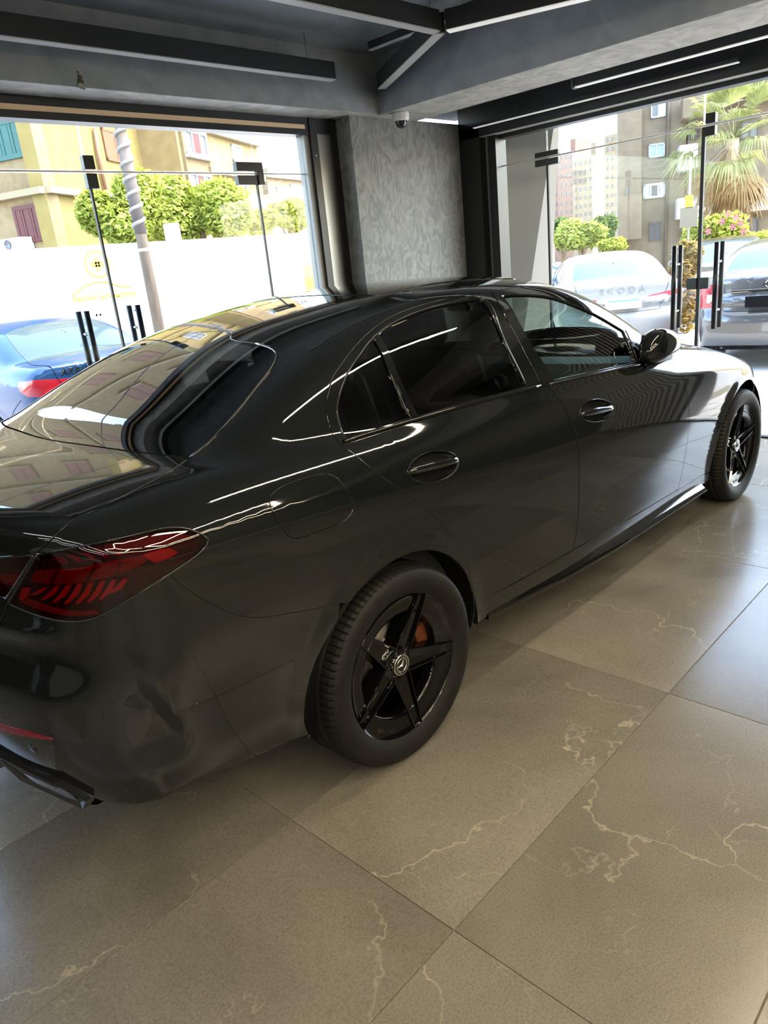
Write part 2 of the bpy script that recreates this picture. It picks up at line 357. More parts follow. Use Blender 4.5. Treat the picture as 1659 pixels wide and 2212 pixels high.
for z0, z1 in ((2.186, 2.222), (2.118, 2.166)): patch(MB().bbox(XR_-.022, XR_+.022, 1.085, 1.300, z0, z1, .003), 'patch_fitting', d3)
for z0, z1 in ((2.186, 2.250), (2.108, 2.168)): patch(MB().bbox(XR_-.022, XR_+.022, -.140, -.072, z0, z1, .003), 'patch_fitting', d4)
for y0, y1, p in ((-.053, .022, d3), (-.138, -.066, d4)): part(MB().bbox(XR_-.025, XR_+.025, y0, y1, 1.085, 1.165, .003), 'lock_case', FITTING, p)
for yy in (-.40, -.9): part(MB().box(XR_-.03, XR_+.03, yy-.06, yy+.06, 0.0, .09), 'floor_patch', FITTING, d4)

# ---- linear light fixtures hung from the ceiling
def linear_light(pts, z, label, lit=None, wd=.062, ht=.105, wires=(.2, .8), group='slim linear ceiling lights'):
    """pts: two plan points; z: underside"""
    a, b = Vector((*pts[0], z)), Vector((*pts[1], z)); u = Vector((0, 0, 1))
    r = empty('linear_light', ((a.x+b.x)/2, (a.y+b.y)/2, z), 0, label, 'light', group); c = Vector(r.location)
    d = (b-a).normalized()
    m = MB(); m.bar(a-c+u*(ht/2+.004), b-c+u*(ht/2+.004), wd, ht-.008, (0, 0, 1)); m.build('housing', LEDH, r)
    m = MB(); m.bar(a-c+u*.003+d*.002, b-c+u*.003-d*.002, wd*.97, .006, (0, 0, 1)); m.build('diffuser', lit or LEDOFF, r)
    for t in wires:
        p = a+(b-a)*t-c; m = MB(); m.tube([p+u*ht, Vector((p.x, p.y, ZC-z))], .0016, 5); m.build('hanger_wire', WIRE, r)
    return r
Y0 = (2.34, .66)
linear_light(((.9, .668), (2.31, .662)), 2.68, 'unlit black linear light running left from the three-way joint', wires=(.55, .97))
linear_light((Y0, (2.99, 1.735)), 2.68, 'short unlit linear light slanting from the joint towards the corner pier', wires=(.86,))
linear_light(((2.36, .62), (3.02, -1.16)), 2.68, 'faintly glowing linear light running right from the three-way joint', wires=(.05, .6), lit=LEDSOFT)  # diffuser given a faint glow of its own
linear_light(((2.655, 1.50), (2.66, -.9)), 2.83, 'thin unlit linear light behind the three-way joint', wd=.035, ht=.05)
linear_light(((-1.8, 1.69), (2.47, 1.69)), 2.68, 'long unlit linear light along the left beam', wires=(.3, .95))
linear_light(((3.80, .64), (3.80, -1.9)), 2.52, 'linear light near the cross beam, its end wrapped in film', lit=LEDSOFT, wd=.05, ht=.09)
linear_light(((4.05, 1.72), (4.06, -.36)), 2.47, 'slim linear light along the header over the right doors', lit=LEDSOFT, wd=.032, ht=.03)
# the lit hexagon pattern over the viewer (it mirrors in the paintwork)
R6 = .98; hx0, hy0 = -.7, -3.1; edges = {}
for (i, j) in ((0, 0), (1, 0), (-1, 0)):
    cx, cy = hx0+i*R6*1.5, hy0+j*R6*math.sqrt(3)+(i % 2)*R6*math.sqrt(3)/2-(R6*math.sqrt(3) if i else 0)
    for k in range(6):
        p = Vector((cx+R6*math.cos(PI/3*k), cy+R6*math.sin(PI/3*k))); q = Vector((cx+R6*math.cos(PI/3*(k+1)), cy+R6*math.sin(PI/3*(k+1)))); d = (q-p).normalized()*.045
        mid = (p+q)/2; key = (round(mid.x, 2), round(mid.y, 2))
        if key not in edges: edges[key] = (tuple(p+d), tuple(q-d))
for e_ in edges.values():
    linear_light(e_, 2.72, 'lit warm light bar of the hexagon ceiling pattern above the viewer', lit=LEDON, wires=(), group='lit hexagon light bars')
for y in (-5.45,):
    linear_light(((-3.2, y), (3.0, y)), 2.72, 'long lit warm light bar along the right of the black saloon', lit=LEDON, wires=(), group='lit long light bars')

for k_, x in enumerate((-3.75, -5.0, -6.3)):  # unseen white bars added as fill light for the room
    linear_light(((x, -6.0), (x, 1.4)), 2.74, ('first', 'second', 'third')[k_]+' unseen white fill bar added across the ceiling behind the viewer', lit=LEDFILL, wires=(), group='added white fill bars')
linear_light(((.28, -1.55), (2.6, -1.55)), 2.74, 'lit warm light bar hung close along the right flank of the black saloon', lit=LEDON, wires=(), group='lit long light bars')
# ---- dome camera, loose wire, scarred plaster
c = at(865, 243, z=2.55); r = empty('security_camera', tuple(c), 0, 'white dome security camera under the cross beam', 'security camera')
WP = mat('camera_white', (.72, .72, .70), .35)
MB().lathe([(.001, 0), (.062, 0), (.064, -.012), (.063, -.045), (.056, -.056), (.044, -.060)], 32, 'z').build('camera_base', WP, r)
MB().lathe([(.045, -.058), (.043, -.075), (.036, -.092), (.022, -.104), (.001, -.108)], 28, 'z').build('camera_dome', mat('dome_smoke', (.015, .015, .017), .05, coat=.5), r)
MB().lathe([(.016, -.078), (.016, -.094), (.001, -.098)], 16, 'z').build('camera_lens', mat('lens_black', (.003, .003, .004), .1), r)
p = at(638, 72, y=1.88); q = at(608, 102, y=1.80)
tag(MB().tube([tuple(p), tuple(p+(-.02, -.03, .01)), tuple((p+q)/2+(-.02, -.02, .05)), tuple(q+(0, 0, .03)), tuple(q)], .0022, 6).build('cable_stub', mat('grey_cable', (.45, .45, .45), .5)), 'short curled grey cable sticking out of the left beam', 'cable')
p0 = [at(*q, y=1.884) for q in ((166, 150), (171, 148), (176, 165), (184, 178), (183, 194), (174, 192), (165, 182), (169, 170))]
m = MB(); m.add([tuple(v) for v in p0]+[tuple(v+np.array([0, -.006, 0])*(1 if i in (2, 4, 5) else .3)) for i, v in enumerate(p0)], [(8, 9, 10, 11), (8, 11, 12, 13), (8, 13, 14, 15)]+[(i, (i+1) % 8, 8+(i+1) % 8, 8+i) for i in range(8)])
so_ = m.build('torn_paper', noise_mat('torn_plaster', (.05, .05, .045), (.45, .42, .36), 40, .8, lo=.45, hi=.62)); tag(so_, 'scrap of torn pale paper stuck to the left beam', 'paper scrap')
e = at(1262, 172, z=2.60)
tag(MB().bbox(3.766, 3.834, .645, .665, 2.515, 2.640, .008).build('plastic_film', mat('clear_film', (.10, .105, .11), .18)), 'dark shiny film wrapped around the end of the linear light by the cross beam', 'film')

# ------------------------------------------------------------------ smooth car bodies
def nspl(*kn):
    """natural cubic spline through (x, y) knots, straight beyond the ends"""
    x = np.array([k[0] for k in kn], float); y = np.array([k[1] for k in kn], float); n = len(x); h = np.diff(x)
    A = np.eye(n); r = np.zeros(n)
    for i in range(1, n-1):
        A[i, i-1] = h[i-1]; A[i, i] = 2*(h[i-1]+h[i]); A[i, i+1] = h[i]
        r[i] = 6*((y[i+1]-y[i])/h[i]-(y[i]-y[i-1])/h[i-1])
    m = np.linalg.solve(A, r)
    s0 = (y[1]-y[0])/h[0]-h[0]*m[1]/6; s1 = (y[-1]-y[-2])/h[-1]+h[-1]*m[-2]/6
    def f(t):
        t = np.asarray(t, float); tc = np.clip(t, x[0], x[-1])
        i = np.clip(np.searchsorted(x, tc)-1, 0, n-2); hh = h[i]; a = (x[i+1]-tc)/hh; b = (tc-x[i])/hh
        v = a*y[i]+b*y[i+1]+((a**3-a)*m[i]+(b**3-b)*m[i+1])*hh*hh/6
        return v+np.where(t < x[0], (t-x[0])*s0, 0)+np.where(t > x[-1], (t-x[-1])*s1, 0)
    return f
def smax(a, b, k):
    h = np.clip(.5+.5*(a-b)/k, 0, 1); return b+(a-b)*h+k*h*(1-h)
def smin(a, b, k): return -smax(-a, -b, k)
def sstep(a, b, t):
    t = np.clip((t-a)/(b-a), 0, 1); return t*t*(3-2*t)

class Body:
    """implicit half-space body: F<0 inside.  x forward from the rear axle, y left, z up"""
    XR, XF, Z0, CC = -.22, 2.95, .62, .8
    def __init__(s, **k): s.__dict__.update(k)
    def F(s, P):
        x, y, z = P[..., 0], P[..., 1], P[..., 2]; w = np.sqrt(y*y+1e-8)
        zz = z-s.zc(x)
        side = w-(s.wp(x)-s.inset(zz))
        for (ax, az, r0, r1, amt) in s.flares:
            rr = np.hypot(x-ax, z-az); side = side-amt*(1-sstep(r0, r1, rr))
        for g in s.bumps: side = side-g(x, w, z)
        top = z-(s.ztop(x)-s.tcrown(x)*(w/.8)**2-s.tedge*(w/.85)**6)
        rear = (s.xrear(z)+s.rcurve*np.abs(w/.8)**s.rpow)-x
        front = x-(s.xfront(z)-s.fcurve*np.abs(w/.8)**2.6)
        tub = smax(side, top*.95, s.kst); tub = smax(tub, rear*.95, np.clip(s.krear(z), .03, .3)); tub = smax(tub, front*.95, .16)
        tub = smax(tub, s.zbot(x)-z, .03)
        t = z-1.0
        cs = (w-(s.wb(x)-s.tum[0]*t-s.tum[1]*t*t))*.93
        ct = (z-(s.zroof(x)-s.rcrown(x)*(w/.6)**2-.02*(w/.6)**4))*.93
        cab = smax(smax(cs, ct, s.kroof), .78-z, .05)
        return smin(tub, cab, s.kbelt)
    def N(s, P, h=1.5e-3):
        g = np.stack([s.F(P+np.eye(3)[i]*h)-s.F(P-np.eye(3)[i]*h) for i in range(3)], -1)
        return g/np.linalg.norm(g, axis=-1, keepdims=True)
    def solve(s, O, D, a, b, n=26):
        a = np.broadcast_to(np.asarray(a, float), O.shape[:-1]).copy(); b = np.broadcast_to(np.asarray(b, float), O.shape[:-1]).copy()
        for _ in range(n):
            m = (a+b)/2; ins = s.F(O+m[..., None]*D) < 0
            a = np.where(ins, m, a); b = np.where(ins, b, m)
        return O+((a+b)/2)[..., None]*D
    def hit(s, px):
        """image points -> first surface point on the view ray (nearest approach if it misses)"""
        D = np.array([ray(*p) for p in px]); O = np.broadcast_to(CAM, D.shape)
        ts = np.arange(.6, 7.5, .02); fv = s.F(O[:, None]+ts[None, :, None]*D[:, None])
        ins = fv < 0; k = ins.argmax(1); ok = ins.any(1); k = np.where(ok, np.maximum(k, 1), fv.argmin(1))
        a = ts[np.maximum(k-1, 0)]; b = ts[k]
        for _ in range(24):
            m = (a+b)/2; q = s.F(O+m[:, None]*D) < 0; b = np.where(q, m, b); a = np.where(q, a, m)
        return O+np.where(ok, b, ts[k])[:, None]*D
    def side(s, x, z):
        return s.solve(np.array([[x, 0, z]], float), np.array([[0, -1., 0]]), 0, 1.3, 22)[0]
    def top(s, x, y):
        return s.solve(np.array([[x, y, .5]], float), np.array([[0, 0, 1.]]), 0, 1.4, 22)[0]
    def back(s, y, z):
        return s.solve(np.array([[-.3, y, z]], float), np.array([[-1., 0, 0]]), 0, 1.3, 22)[0]
    def nose(s, y, z):
        return s.solve(np.array([[2.9, y, z]], float), np.array([[1., 0, 0]]), 0, 1.3, 22)[0]
    # planar disc domain: centre = rear (or front) pole, radius grows along the car, angle = girth
    def dom(s, P, rev=False):
        P = np.asarray(P, float); x = P[..., 0]; xc = np.clip(x, s.XR, s.XF)
        rho = np.hypot(P[..., 1], P[..., 2]-s.Z0); th = np.arctan2(P[..., 2]-s.Z0, -P[..., 1])
        q = s.CC*PI/2; L = s.XF-s.XR
        R = np.where(x < s.XR, q-s.CC*np.arctan2(s.XR-x, rho), np.where(x > s.XF, q+L+s.CC*np.arctan2(x-s.XF, rho), q+xc-s.XR))
        if rev: R = 2*q+L-R
        return np.stack([R*np.cos(th), R*np.sin(th)], -1)
    def undom(s, Q, rev=False):
        Q = np.asarray(Q, float); R = np.hypot(Q[..., 0], Q[..., 1]); th = np.arctan2(Q[..., 1], Q[..., 0])
        q = s.CC*PI/2; L = s.XF-s.XR
        if rev: R = 2*q+L-R
        ph = np.where(R < q, -(PI/2-R/s.CC), np.where(R > q+L, (R-q-L)/s.CC, 0))
        O = np.stack([np.clip(R-q, 0, L)+s.XR, 0*R, 0*R+s.Z0], -1)
        D = np.stack([np.sin(ph), -np.cos(ph)*np.cos(th), np.cos(ph)*np.sin(th)], -1)
        return s.solve(O, D, .05, 1.9)
    def snap(s, P, rev=False): return s.undom(s.dom(P, rev), rev)

def crom(pts, step=.02):
    """Catmull-Rom through 3D points, resampled"""
    P = np.asarray(pts, float)
    if len(P) < 3:
        n = max(1, int(np.linalg.norm(P[-1]-P[0])/step)); return np.array([P[0]+(P[-1]-P[0])*i/n for i in range(n+1)])
    E = np.vstack([2*P[0]-P[1], P, 2*P[-1]-P[-2]]); out = []
    for i in range(1, len(E)-2):
        p0, p1, p2, p3 = E[i-1:i+3]; L = np.linalg.norm(p2-p1); n = max(1, int(round(L/step)))
        d0 = max(np.linalg.norm(p1-p0), 1e-6)**.5; d1 = max(L, 1e-6)**.5; d2 = max(np.linalg.norm(p3-p2), 1e-6)**.5
        m1 = (p2-p1)+d1*((p1-p0)/d0-(p2-p0)/(d0+d1)); m2 = (p2-p1)+d1*((p3-p2)/d2-(p3-p1)/(d1+d2))
        for j in range(n):
            t = j/n; out.append((2*t**3-3*t*t+1)*p1+(t**3-2*t*t+t)*m1+(-2*t**3+3*t*t)*p2+(t**3-t*t)*m2)
    out.append(P[-1]); return np.array(out)
def loop(*segs, step=.02):
    """closed outline from segments (each smoothed on its own, corners kept)"""
    out = []
    for sg in segs:
        c = crom(sg, step)
        if out and np.linalg.norm(out[-1][-1]-c[0]) < 1e-4: c = c[1:]
        if len(c): out.append(c)
    L = np.vstack(out)
    if np.linalg.norm(L[0]-L[-1]) < 1e-4: L = L[:-1]
    return L
def inpoly(Q, L):
    x, y = Q[:, 0], Q[:, 1]; ins = np.zeros(len(Q), bool); n = len(L); j = n-1
    for i in range(n):
        xi, yi = L[i]; xj, yj = L[j]
        if yi != yj:
            c = ((yi > y) != (yj > y)) & (x < (xj-xi)*(y-yi)/(yj-yi)+xi); ins ^= c
        j = i
    return ins
def shrink(B, L, d, rev):
    """move a closed 3D outline inwards along the surface by d (points on y=0 stay on it)"""
    if d == 0: return L
    P = np.asarray(L, float); n = B.N(P); t = np.roll(P, -1, 0)-np.roll(P, 1, 0)
    t /= np.maximum(np.linalg.norm(t, axis=1, keepdims=True), 1e-9)
    o = np.cross(n, t); D = B.dom(P, rev)
    a = np.sum(D[:, 0]*np.roll(D[:, 1], -1)-np.roll(D[:, 0], -1)*D[:, 1])
    # outward/inward test in the domain
    D2 = B.dom(P+o*.002, rev); tt = np.roll(D, -1, 0)-np.roll(D, 1, 0); cr = tt[:, 0]*(D2-D)[:, 1]-tt[:, 1]*(D2-D)[:, 0]
    sg = np.sign(np.median(cr))*np.sign(a)
    c = np.abs(P[:, 1]) < 1e-4
    Q = P+o*sg*d; Q[c, 1] = 0
    return Q

GRID = {}
def panel_mesh(B, name, L, holes=(), gap=.003, sp=.03, rev=False, center=False, off=0.0, flange=.012, bead=.0022, mirror=False, hgap=0.0):
    """cut a panel out of the body surface: L closed 3D outline, holes 3D outlines; center = right half to be mirrored and welded"""
    ck = (id(B), np.asarray(L).tobytes(), tuple(np.asarray(h).tobytes() for h in holes), gap, sp, rev, center, off, flange, bead, hgap)
    if ck not in PCACHE: PCACHE[ck] = panel_arrays(B, L, holes, gap, sp, rev, center, off, flange, bead, hgap)
    verts, norms, faces = PCACHE[ck]
    if mirror:
        verts = verts*[1, -1, 1]; norms = norms*[1, -1, 1]; faces = [f[::-1] for f in faces]
    me = bpy.data.meshes.new(name); me.from_pydata([tuple(p) for p in verts], [], [tuple(int(i) for i in f) for f in faces])
    me.polygons.foreach_set('use_smooth', [True]*len(me.polygons)); me.update()
    me.normals_split_custom_set_from_vertices([tuple(p) for p in norms])
    return me
PCACHE = {}
def panel_arrays(B, L, holes, gap, sp, rev, center, off, flange, bead, hgap):
    L = shrink(B, L, gap, rev); H = [shrink(B, h, -hgap, rev) if hgap else h for h in holes]
    loops = [B.dom(q, rev) for q in [L]+list(H)]
    lo, hi = loops[0].min(0), loops[0].max(0)
    key = (id(B), sp, rev)
    if key not in GRID:
        q = B.CC*PI/2; Lx = B.XF-B.XR; pts = []
        for R in np.arange(sp*.5, 2*q+Lx-.02, sp):
            rr = min(1, np.sin(min(R, q)/B.CC)+.05) if R < q else 1
            if R > q+Lx: rr = np.cos((R-q-Lx)/B.CC)+.05
            m = max(6, int(PI*.8*rr/sp))
            th = np.linspace(-PI/2, PI/2, m+1)+ (0 if int(R/sp) % 2 else PI/m/2); th = th[(th > -PI/2+.004) & (th < PI/2-.004)]
            Rr = R if not rev else 2*q+Lx-R
            pts.append(np.stack([Rr*np.cos(th), Rr*np.sin(th)], -1))
        GRID[key] = np.vstack(pts)
    G = GRID[key]; G = G[(G[:, 0] > lo[0]) & (G[:, 0] < hi[0]) & (G[:, 1] > lo[1]) & (G[:, 1] < hi[1])]
    if len(G):
        k = inpoly(G, loops[0])
        for h in loops[1:]: k &= ~inpoly(G, h)
        G = G[k]
        # keep clear of the outlines
        if len(G):
            P3 = B.undom(G, rev); A3 = np.vstack([L]+list(H)); keep = np.ones(len(G), bool)
            for i0 in range(0, len(G), 500):
                dd = ((P3[i0:i0+500, None, :]-A3[None])**2).sum(-1).min(1); keep[i0:i0+500] = dd > (sp*.42)**2
            G = G[keep]
    V = [tuple(p) for q in loops for p in q]; E = []; b = 0
    for q in loops:
        n = len(q); E += [(b+i, b+(i+1) % n) for i in range(n)]; b += n
    nb = b; V += [tuple(p) for p in G]
    vo, eo, fo, ov, oe, of = delaunay_2d_cdt([Vector(p) for p in V], E, [], 0, 1e-7)
    Q = np.array([p[:] for p in vo]); T = np.array([f[:] for f in fo], int)
    c = Q[T].mean(1); k = inpoly(c, loops[0])
    for h in loops[1:]: k &= ~inpoly(c, h)
    T = T[k]; used = np.unique(T); mp = -np.ones(len(Q), int); mp[used] = np.arange(len(used)); T = mp[T]; Q = Q[used]
    P = B.undom(Q, rev)
    if center:
        z0 = np.abs(Q[:, 0]) < 2e-4; P[z0, 1] = 0
    N = B.N(P); N[np.abs(P[:, 1]) < 1e-4, 1] = 0; N /= np.linalg.norm(N, axis=1, keepdims=True)
    P = P+N*off
    # orient
    fn = np.cross(P[T[:, 1]]-P[T[:, 0]], P[T[:, 2]]-P[T[:, 0]]); fl = (fn*N[T].mean(1)).sum(1) < 0; T[fl] = T[fl][:, ::-1]
    ar = np.linalg.norm(np.cross(P[T[:, 1]]-P[T[:, 0]], P[T[:, 2]]-P[T[:, 0]]), axis=1); T = T[ar > 1e-9]
    faces = [tuple(t) for t in T]
    verts = P; norms = N
    if flange:
        cnt = {}
        for t in T:
            for i in range(3):
                e = (t[i], t[(i+1) % 3]); cnt[e] = cnt.get(e, 0)+1
        be = [e for e in cnt if (e[1], e[0]) not in cnt]
        if center: be = [e for e in be if not (abs(P[e[0], 1]) < 2e-4 and abs(P[e[1], 1]) < 2e-4)]
        od = {}
        for (i, j) in be:
            t = P[j]-P[i]; o = np.cross(t, N[i]+N[j]); o /= max(np.linalg.norm(o), 1e-9)
            od.setdefault(i, []).append(o); od.setdefault(j, []).append(o)
        ids = {}; ev = []; en = []
        for i, os_ in od.items():
            o = np.mean(os_, 0); o /= max(np.linalg.norm(o), 1e-9)
            if center and abs(P[i, 1]) < 2e-4: o[1] = 0
            b0 = len(P)+len(ev); r1 = P[i]+o*bead-N[i]*bead
            ev += [r1, r1-N[i]*flange]; en += [(o+N[i]*.25), o]; ids[i] = b0
        for (i, j) in be:
            a, b2 = ids[i], ids[j]; faces += [(j, i, a, b2), (b2, a, a+1, b2+1)]
        if ev:
            verts = np.vstack([P, ev]); en = np.array(en); en /= np.linalg.norm(en, axis=1, keepdims=True); norms = np.vstack([N, en])
    if center:
        n0 = len(verts); m2 = np.arange(n0)+n0; cz = np.abs(verts[:, 1]) < 2e-4; m2[cz] = np.nonzero(cz)[0]
        keep = np.nonzero(~cz)[0]; rem = np.zeros(n0, int); rem[cz] = np.nonzero(cz)[0]; rem[keep] = n0+np.arange(len(keep))
        faces = faces+[tuple(int(rem[i]) for i in f[::-1]) for f in faces]
        verts = np.vstack([verts, verts[keep]*[1, -1, 1]]); norms = np.vstack([norms, norms[keep]*[1, -1, 1]])
    return verts, norms, faces
def pair(B, name, L, mats, parents, **k):
    """right and mirrored left copy"""
    a = link(name, panel_mesh(B, name, L, **k), mats, parents[0]); b = link(name, panel_mesh(B, name, L, mirror=True, **k), mats, parents[1])
    return a, b
def mir(P): return np.asarray(P)*np.array([1, -1, 1.])

# ------------------------------------------------------------------ the black saloon: body surface
_xb = nspl((.36, -.73), (.44, -.706), (.50, -.712), (.56, -.736), (.62, -.757), (.70, -.785), (.80, -.82))
def bump_intake(x, w, z):
    """shallow scoop at the rear bumper corner: crisp front edge, fading rearwards"""
    d = _xb(z)-x
    return -.022*sstep(.0, .036, d)*(1-sstep(.06, .26, d))*sstep(.39, .49, z)*(1-sstep(.56, .74, z))
def bump_crease(x, w, z):
    """soft ledge that gives the shoulder line its crisp edge"""
    return 0*x
SEDAN = Body(
    zc=nspl((-1.05, .975), (-.6, .952), (-.15, .924), (.3, .890), (1.2, .862), (2.2, .835), (2.9, .80), (3.5, .74)),
    inset=(lambda t, b_=nspl((-.80, .085), (-.68, .060), (-.58, .040), (-.48, .028), (-.34, .012), (-.22, .003), (-.12, .000), (-.04, .003), (.0, .0075), (.04, .0145), (.09, .0235), (.14, .038), (.20, .063), (.3, .128)): b_(t)+.12*(t+np.sqrt(t*t+.00022))),
    wp=nspl((-1.10, .74), (-.95, .812), (-.75, .862), (-.45, .893), (0, .910), (.6, .910), (1.5, .905), (2.3, .898), (2.8, .900), (3.0, .885), (3.2, .84), (3.4, .765), (3.6, .66), (3.75, .55)),
    flares=((0, .32, .36, .44, .009), (2.865, .32, .36, .44, .010)),
    bumps=(bump_intake,),
    ztop=nspl((-1.1, 1.035), (-.95, 1.055), (-.8, 1.072), (-.55, 1.09), (-.2, 1.09), (1.0, 1.05), (2.2, 1.01), (2.55, .975), (2.85, .93), (3.1, .87), (3.35, .785), (3.55, .70), (3.75, .60)),
    tcrown=nspl((-1.1, .035), (-.6, .03), (2.4, .05), (3.0, .085), (3.6, .09)), tedge=.02,
    xrear=nspl((.2, -.94), (.3, -.985), (.42, -1.03), (.55, -1.055), (.64, -1.05), (.70, -1.03), (.8, -1.015), (.92, -1.0), (1.02, -1.0), (1.1, -1.0)),
    rcurve=.15, rpow=2.4,
    xfront=nspl((.15, 3.58), (.3, 3.67), (.5, 3.70), (.65, 3.68), (.78, 3.62), (.9, 3.52)), fcurve=.24,
    krear=nspl((.2, .07), (.35, .09), (.6, .16), (.85, .15), (1.0, .07), (1.1, .05)), kst=.09,
    zbot=nspl((-1.05, .275), (-.9, .285), (-.75, .296), (-.55, .276), (-.38, .24), (.3, .21), (1.0, .17), (2.3, .15), (3.0, .17), (3.7, .2)),
    wb=nspl((-.65, .71), (-.3, .778), (.1, .812), (.6, .828), (1.2, .835), (1.8, .825), (2.3, .79), (2.8, .74)), tum=(.33, .62),
    zroof=nspl((-.7, .985), (-.55, 1.068), (-.3, 1.178), (-.05, 1.278), (.15, 1.342), (.35, 1.383), (.6, 1.414), (.9, 1.424), (1.25, 1.412), (1.5, 1.392), (1.7, 1.355), (1.9, 1.298), (2.1, 1.225), (2.4, 1.105), (2.75, .965), (3.0, .87)),
    rcrown=nspl((-.6, .02), (-.2, .012), (.1, .018), (.5, .03), (1.1, .038), (1.5, .06), (1.8, .10), (2.2, .13), (2.7, .14), (3.5, .14)),
    kroof=.07, kbelt=.035)

# ---- car materials
PAINT = mat('black_paint', (.0062, .0076, .0078), .045, spec=.55, coat=.25)
GLOSSB = mat('gloss_black_trim', (.004, .004, .0045), .05, spec=.5, coat=.6)
PLASTIC = mat('black_plastic', (.010, .010, .010), .55, spec=.3)
LINER = mat('arch_liner', (.006, .006, .006), .9, spec=.1)
RUBBER = noise_mat('tyre_rubber', (.0065, .0062, .0055), (.011, .0105, .009), 30, .62, spec=.25)
RIMB = mat('rim_gloss_black', (.0022, .0022, .0026), .06, spec=.42, coat=.0)
CHROME = mat('chrome', (.62, .61, .58), .12, metal=1.0)
DCHROME = mat('dark_chrome', (.05, .05, .052), .08, metal=.6, spec=.8)
STEEL = mat('brake_steel', (.10, .09, .08), .35, metal=1.0)
ORANGE = mat('brake_caliper', (.11, .03, .008), .45)
GL_DARK = glass_mat('privacy_glass', (.11, .12, .115), 1.5, .015)
GL_TINT = glass_mat('door_glass', (.62, .74, .67), 1.5, .01)
GL_SCREEN = glass_mat('screen_glass', (.66, .76, .70), 1.5, .01)
LENS = glass_mat('red_lens', (.55, .045, .05), 1.5, .01)
RED_D = mat('lamp_dark_red', (.022, .002, .003), .35, spec=.5)
RED_M = mat('lamp_red', (.17, .006, .018), .22, spec=.6)
RED_B = mat('lamp_bright_red', (.42, .028, .038), .22, spec=.6)
INTER = mat('cabin_black', (.035, .040, .039), .6, spec=.3)
LEATHER = noise_mat('seat_leather', (.020, .020, .020), (.032, .032, .031), 60, .5)
TRIMG = mat('cabin_trim', (.10, .115, .11), .4)
CLEARL = glass_mat('clear_lens', (.75, .78, .8), 1.5, .02)
WHITE_P = mat('white_plastic', (.75, .75, .74), .4)

def text_mesh(txt, size, extr=.002, align='CENTER', sx=1.0, spacing=1.0, bold=0.0):
    cu = bpy.data.curves.new('text', 'FONT'); cu.body = txt; cu.size = size; cu.extrude = extr; cu.align_x = align; cu.align_y = 'CENTER'; cu.space_character = spacing; cu.offset = bold
    ob = bpy.data.objects.new('text', cu); COL.objects.link(ob)
    dg = bpy.context.evaluated_depsgraph_get(); me = bpy.data.meshes.new_from_object(ob.evaluated_get(dg))
    bpy.data.objects.remove(ob); bpy.data.curves.remove(cu)
    if sx != 1.0: me.transform(Matrix.Diagonal((sx, 1, 1, 1)))
    return me
def place_axes(o, p, ex, ey, ez):
    """object axes -> world axes"""
    ex, ey, ez = [Vector(v).normalized() for v in (ex, ey, ez)]
    o.matrix_local = Matrix(((ex.x, ey.x, ez.x, p[0]), (ex.y, ey.y, ez.y, p[1]), (ex.z, ey.z, ez.z, p[2]), (0, 0, 0, 1)))

# ---- road wheel, local axis y, outer face towards -y
def tyre_mesh(R=.322, n=360, wd=.1175):
    prof = [(R*.722, -.098), (R*.76, -.107), (R*.80, -.114), (R*.86, -wd), (R*.93, -.114), (R*.962, -.106), (R*.985, -.093), (R*.994, -.078), (R*.997, -.064),
            (R*.975, -.062), (R*.975, -.053), (R*.999, -.051), (R, -.027), (R*.978, -.025), (R*.978, -.016), (R, -.014), (R, .014), (R*.978, .016), (R*.978, .025), (R, .027), (R*.999, .051), (R*.975, .053), (R*.975, .062), (R*.997, .064), (R*.985, .095), (R*.93, .114), (R*.86, wd), (R*.76, .107), (R*.722, .098)]
    vs = []
    for k, (r, a) in enumerate(prof):
        for j in range(n):
            t = 2*PI*j/n; q = r
            if k in (5, 6, 7, 8, 23, 24) and j % 4 == 0: q = r-(.0055 if k != 5 else .002)
            z = q*math.sin(t); c = q*math.cos(t)
            if z < -(R-.006): z = -(R-.006)
            vs.append((c, a, z))
    K = len(prof)
    fs = [(i*n+j, i*n+(j+1) % n, (i+1)*n+(j+1) % n, (i+1)*n+j) for i in range(K-1) for j in range(n)]
    m = MB(); m.add(vs, fs, 0, True)
    for i in (5, 6, 7, 8): m.sm[i*n:(i+1)*n] = [False]*n
    return m
def spoke_mesh(a):
    """one tapered arm of the star with two raised edges and a channel"""
    m = MB(); rows = []
    for r, hw, y in ((.030, .036, -.071), (.060, .037, -.0745), (.10, .032, -.081), (.15, .0265, -.089), (.20, .022, -.095), (.2345, .0195, -.098)):
        prof = [(-hw-.005, y+.045), (-hw, y+.004), (-hw+.0015, y), (-hw+.0055, y-.0005), (-hw+.0095, y+.012), (0, y+.0145), (hw-.0095, y+.012), (hw-.0055, y-.0005), (hw-.0015, y), (hw, y+.004), (hw+.005, y+.045)]
        rows.append([(r*math.cos(a)-p*math.sin(a), q, r*math.sin(a)+p*math.cos(a)) for p, q in prof])
    k = len(rows[0]); vs = [v for row in rows for v in row]
    fs = [(i*k+j, i*k+j+1, (i+1)*k+j+1, (i+1)*k+j) for i in range(len(rows)-1) for j in range(k-1)]
    fs += [tuple(range(k)), tuple(range(len(vs)-1, len(vs)-k-1, -1))]
    return m.add(vs, fs, 0, False)
WHEEL = {}
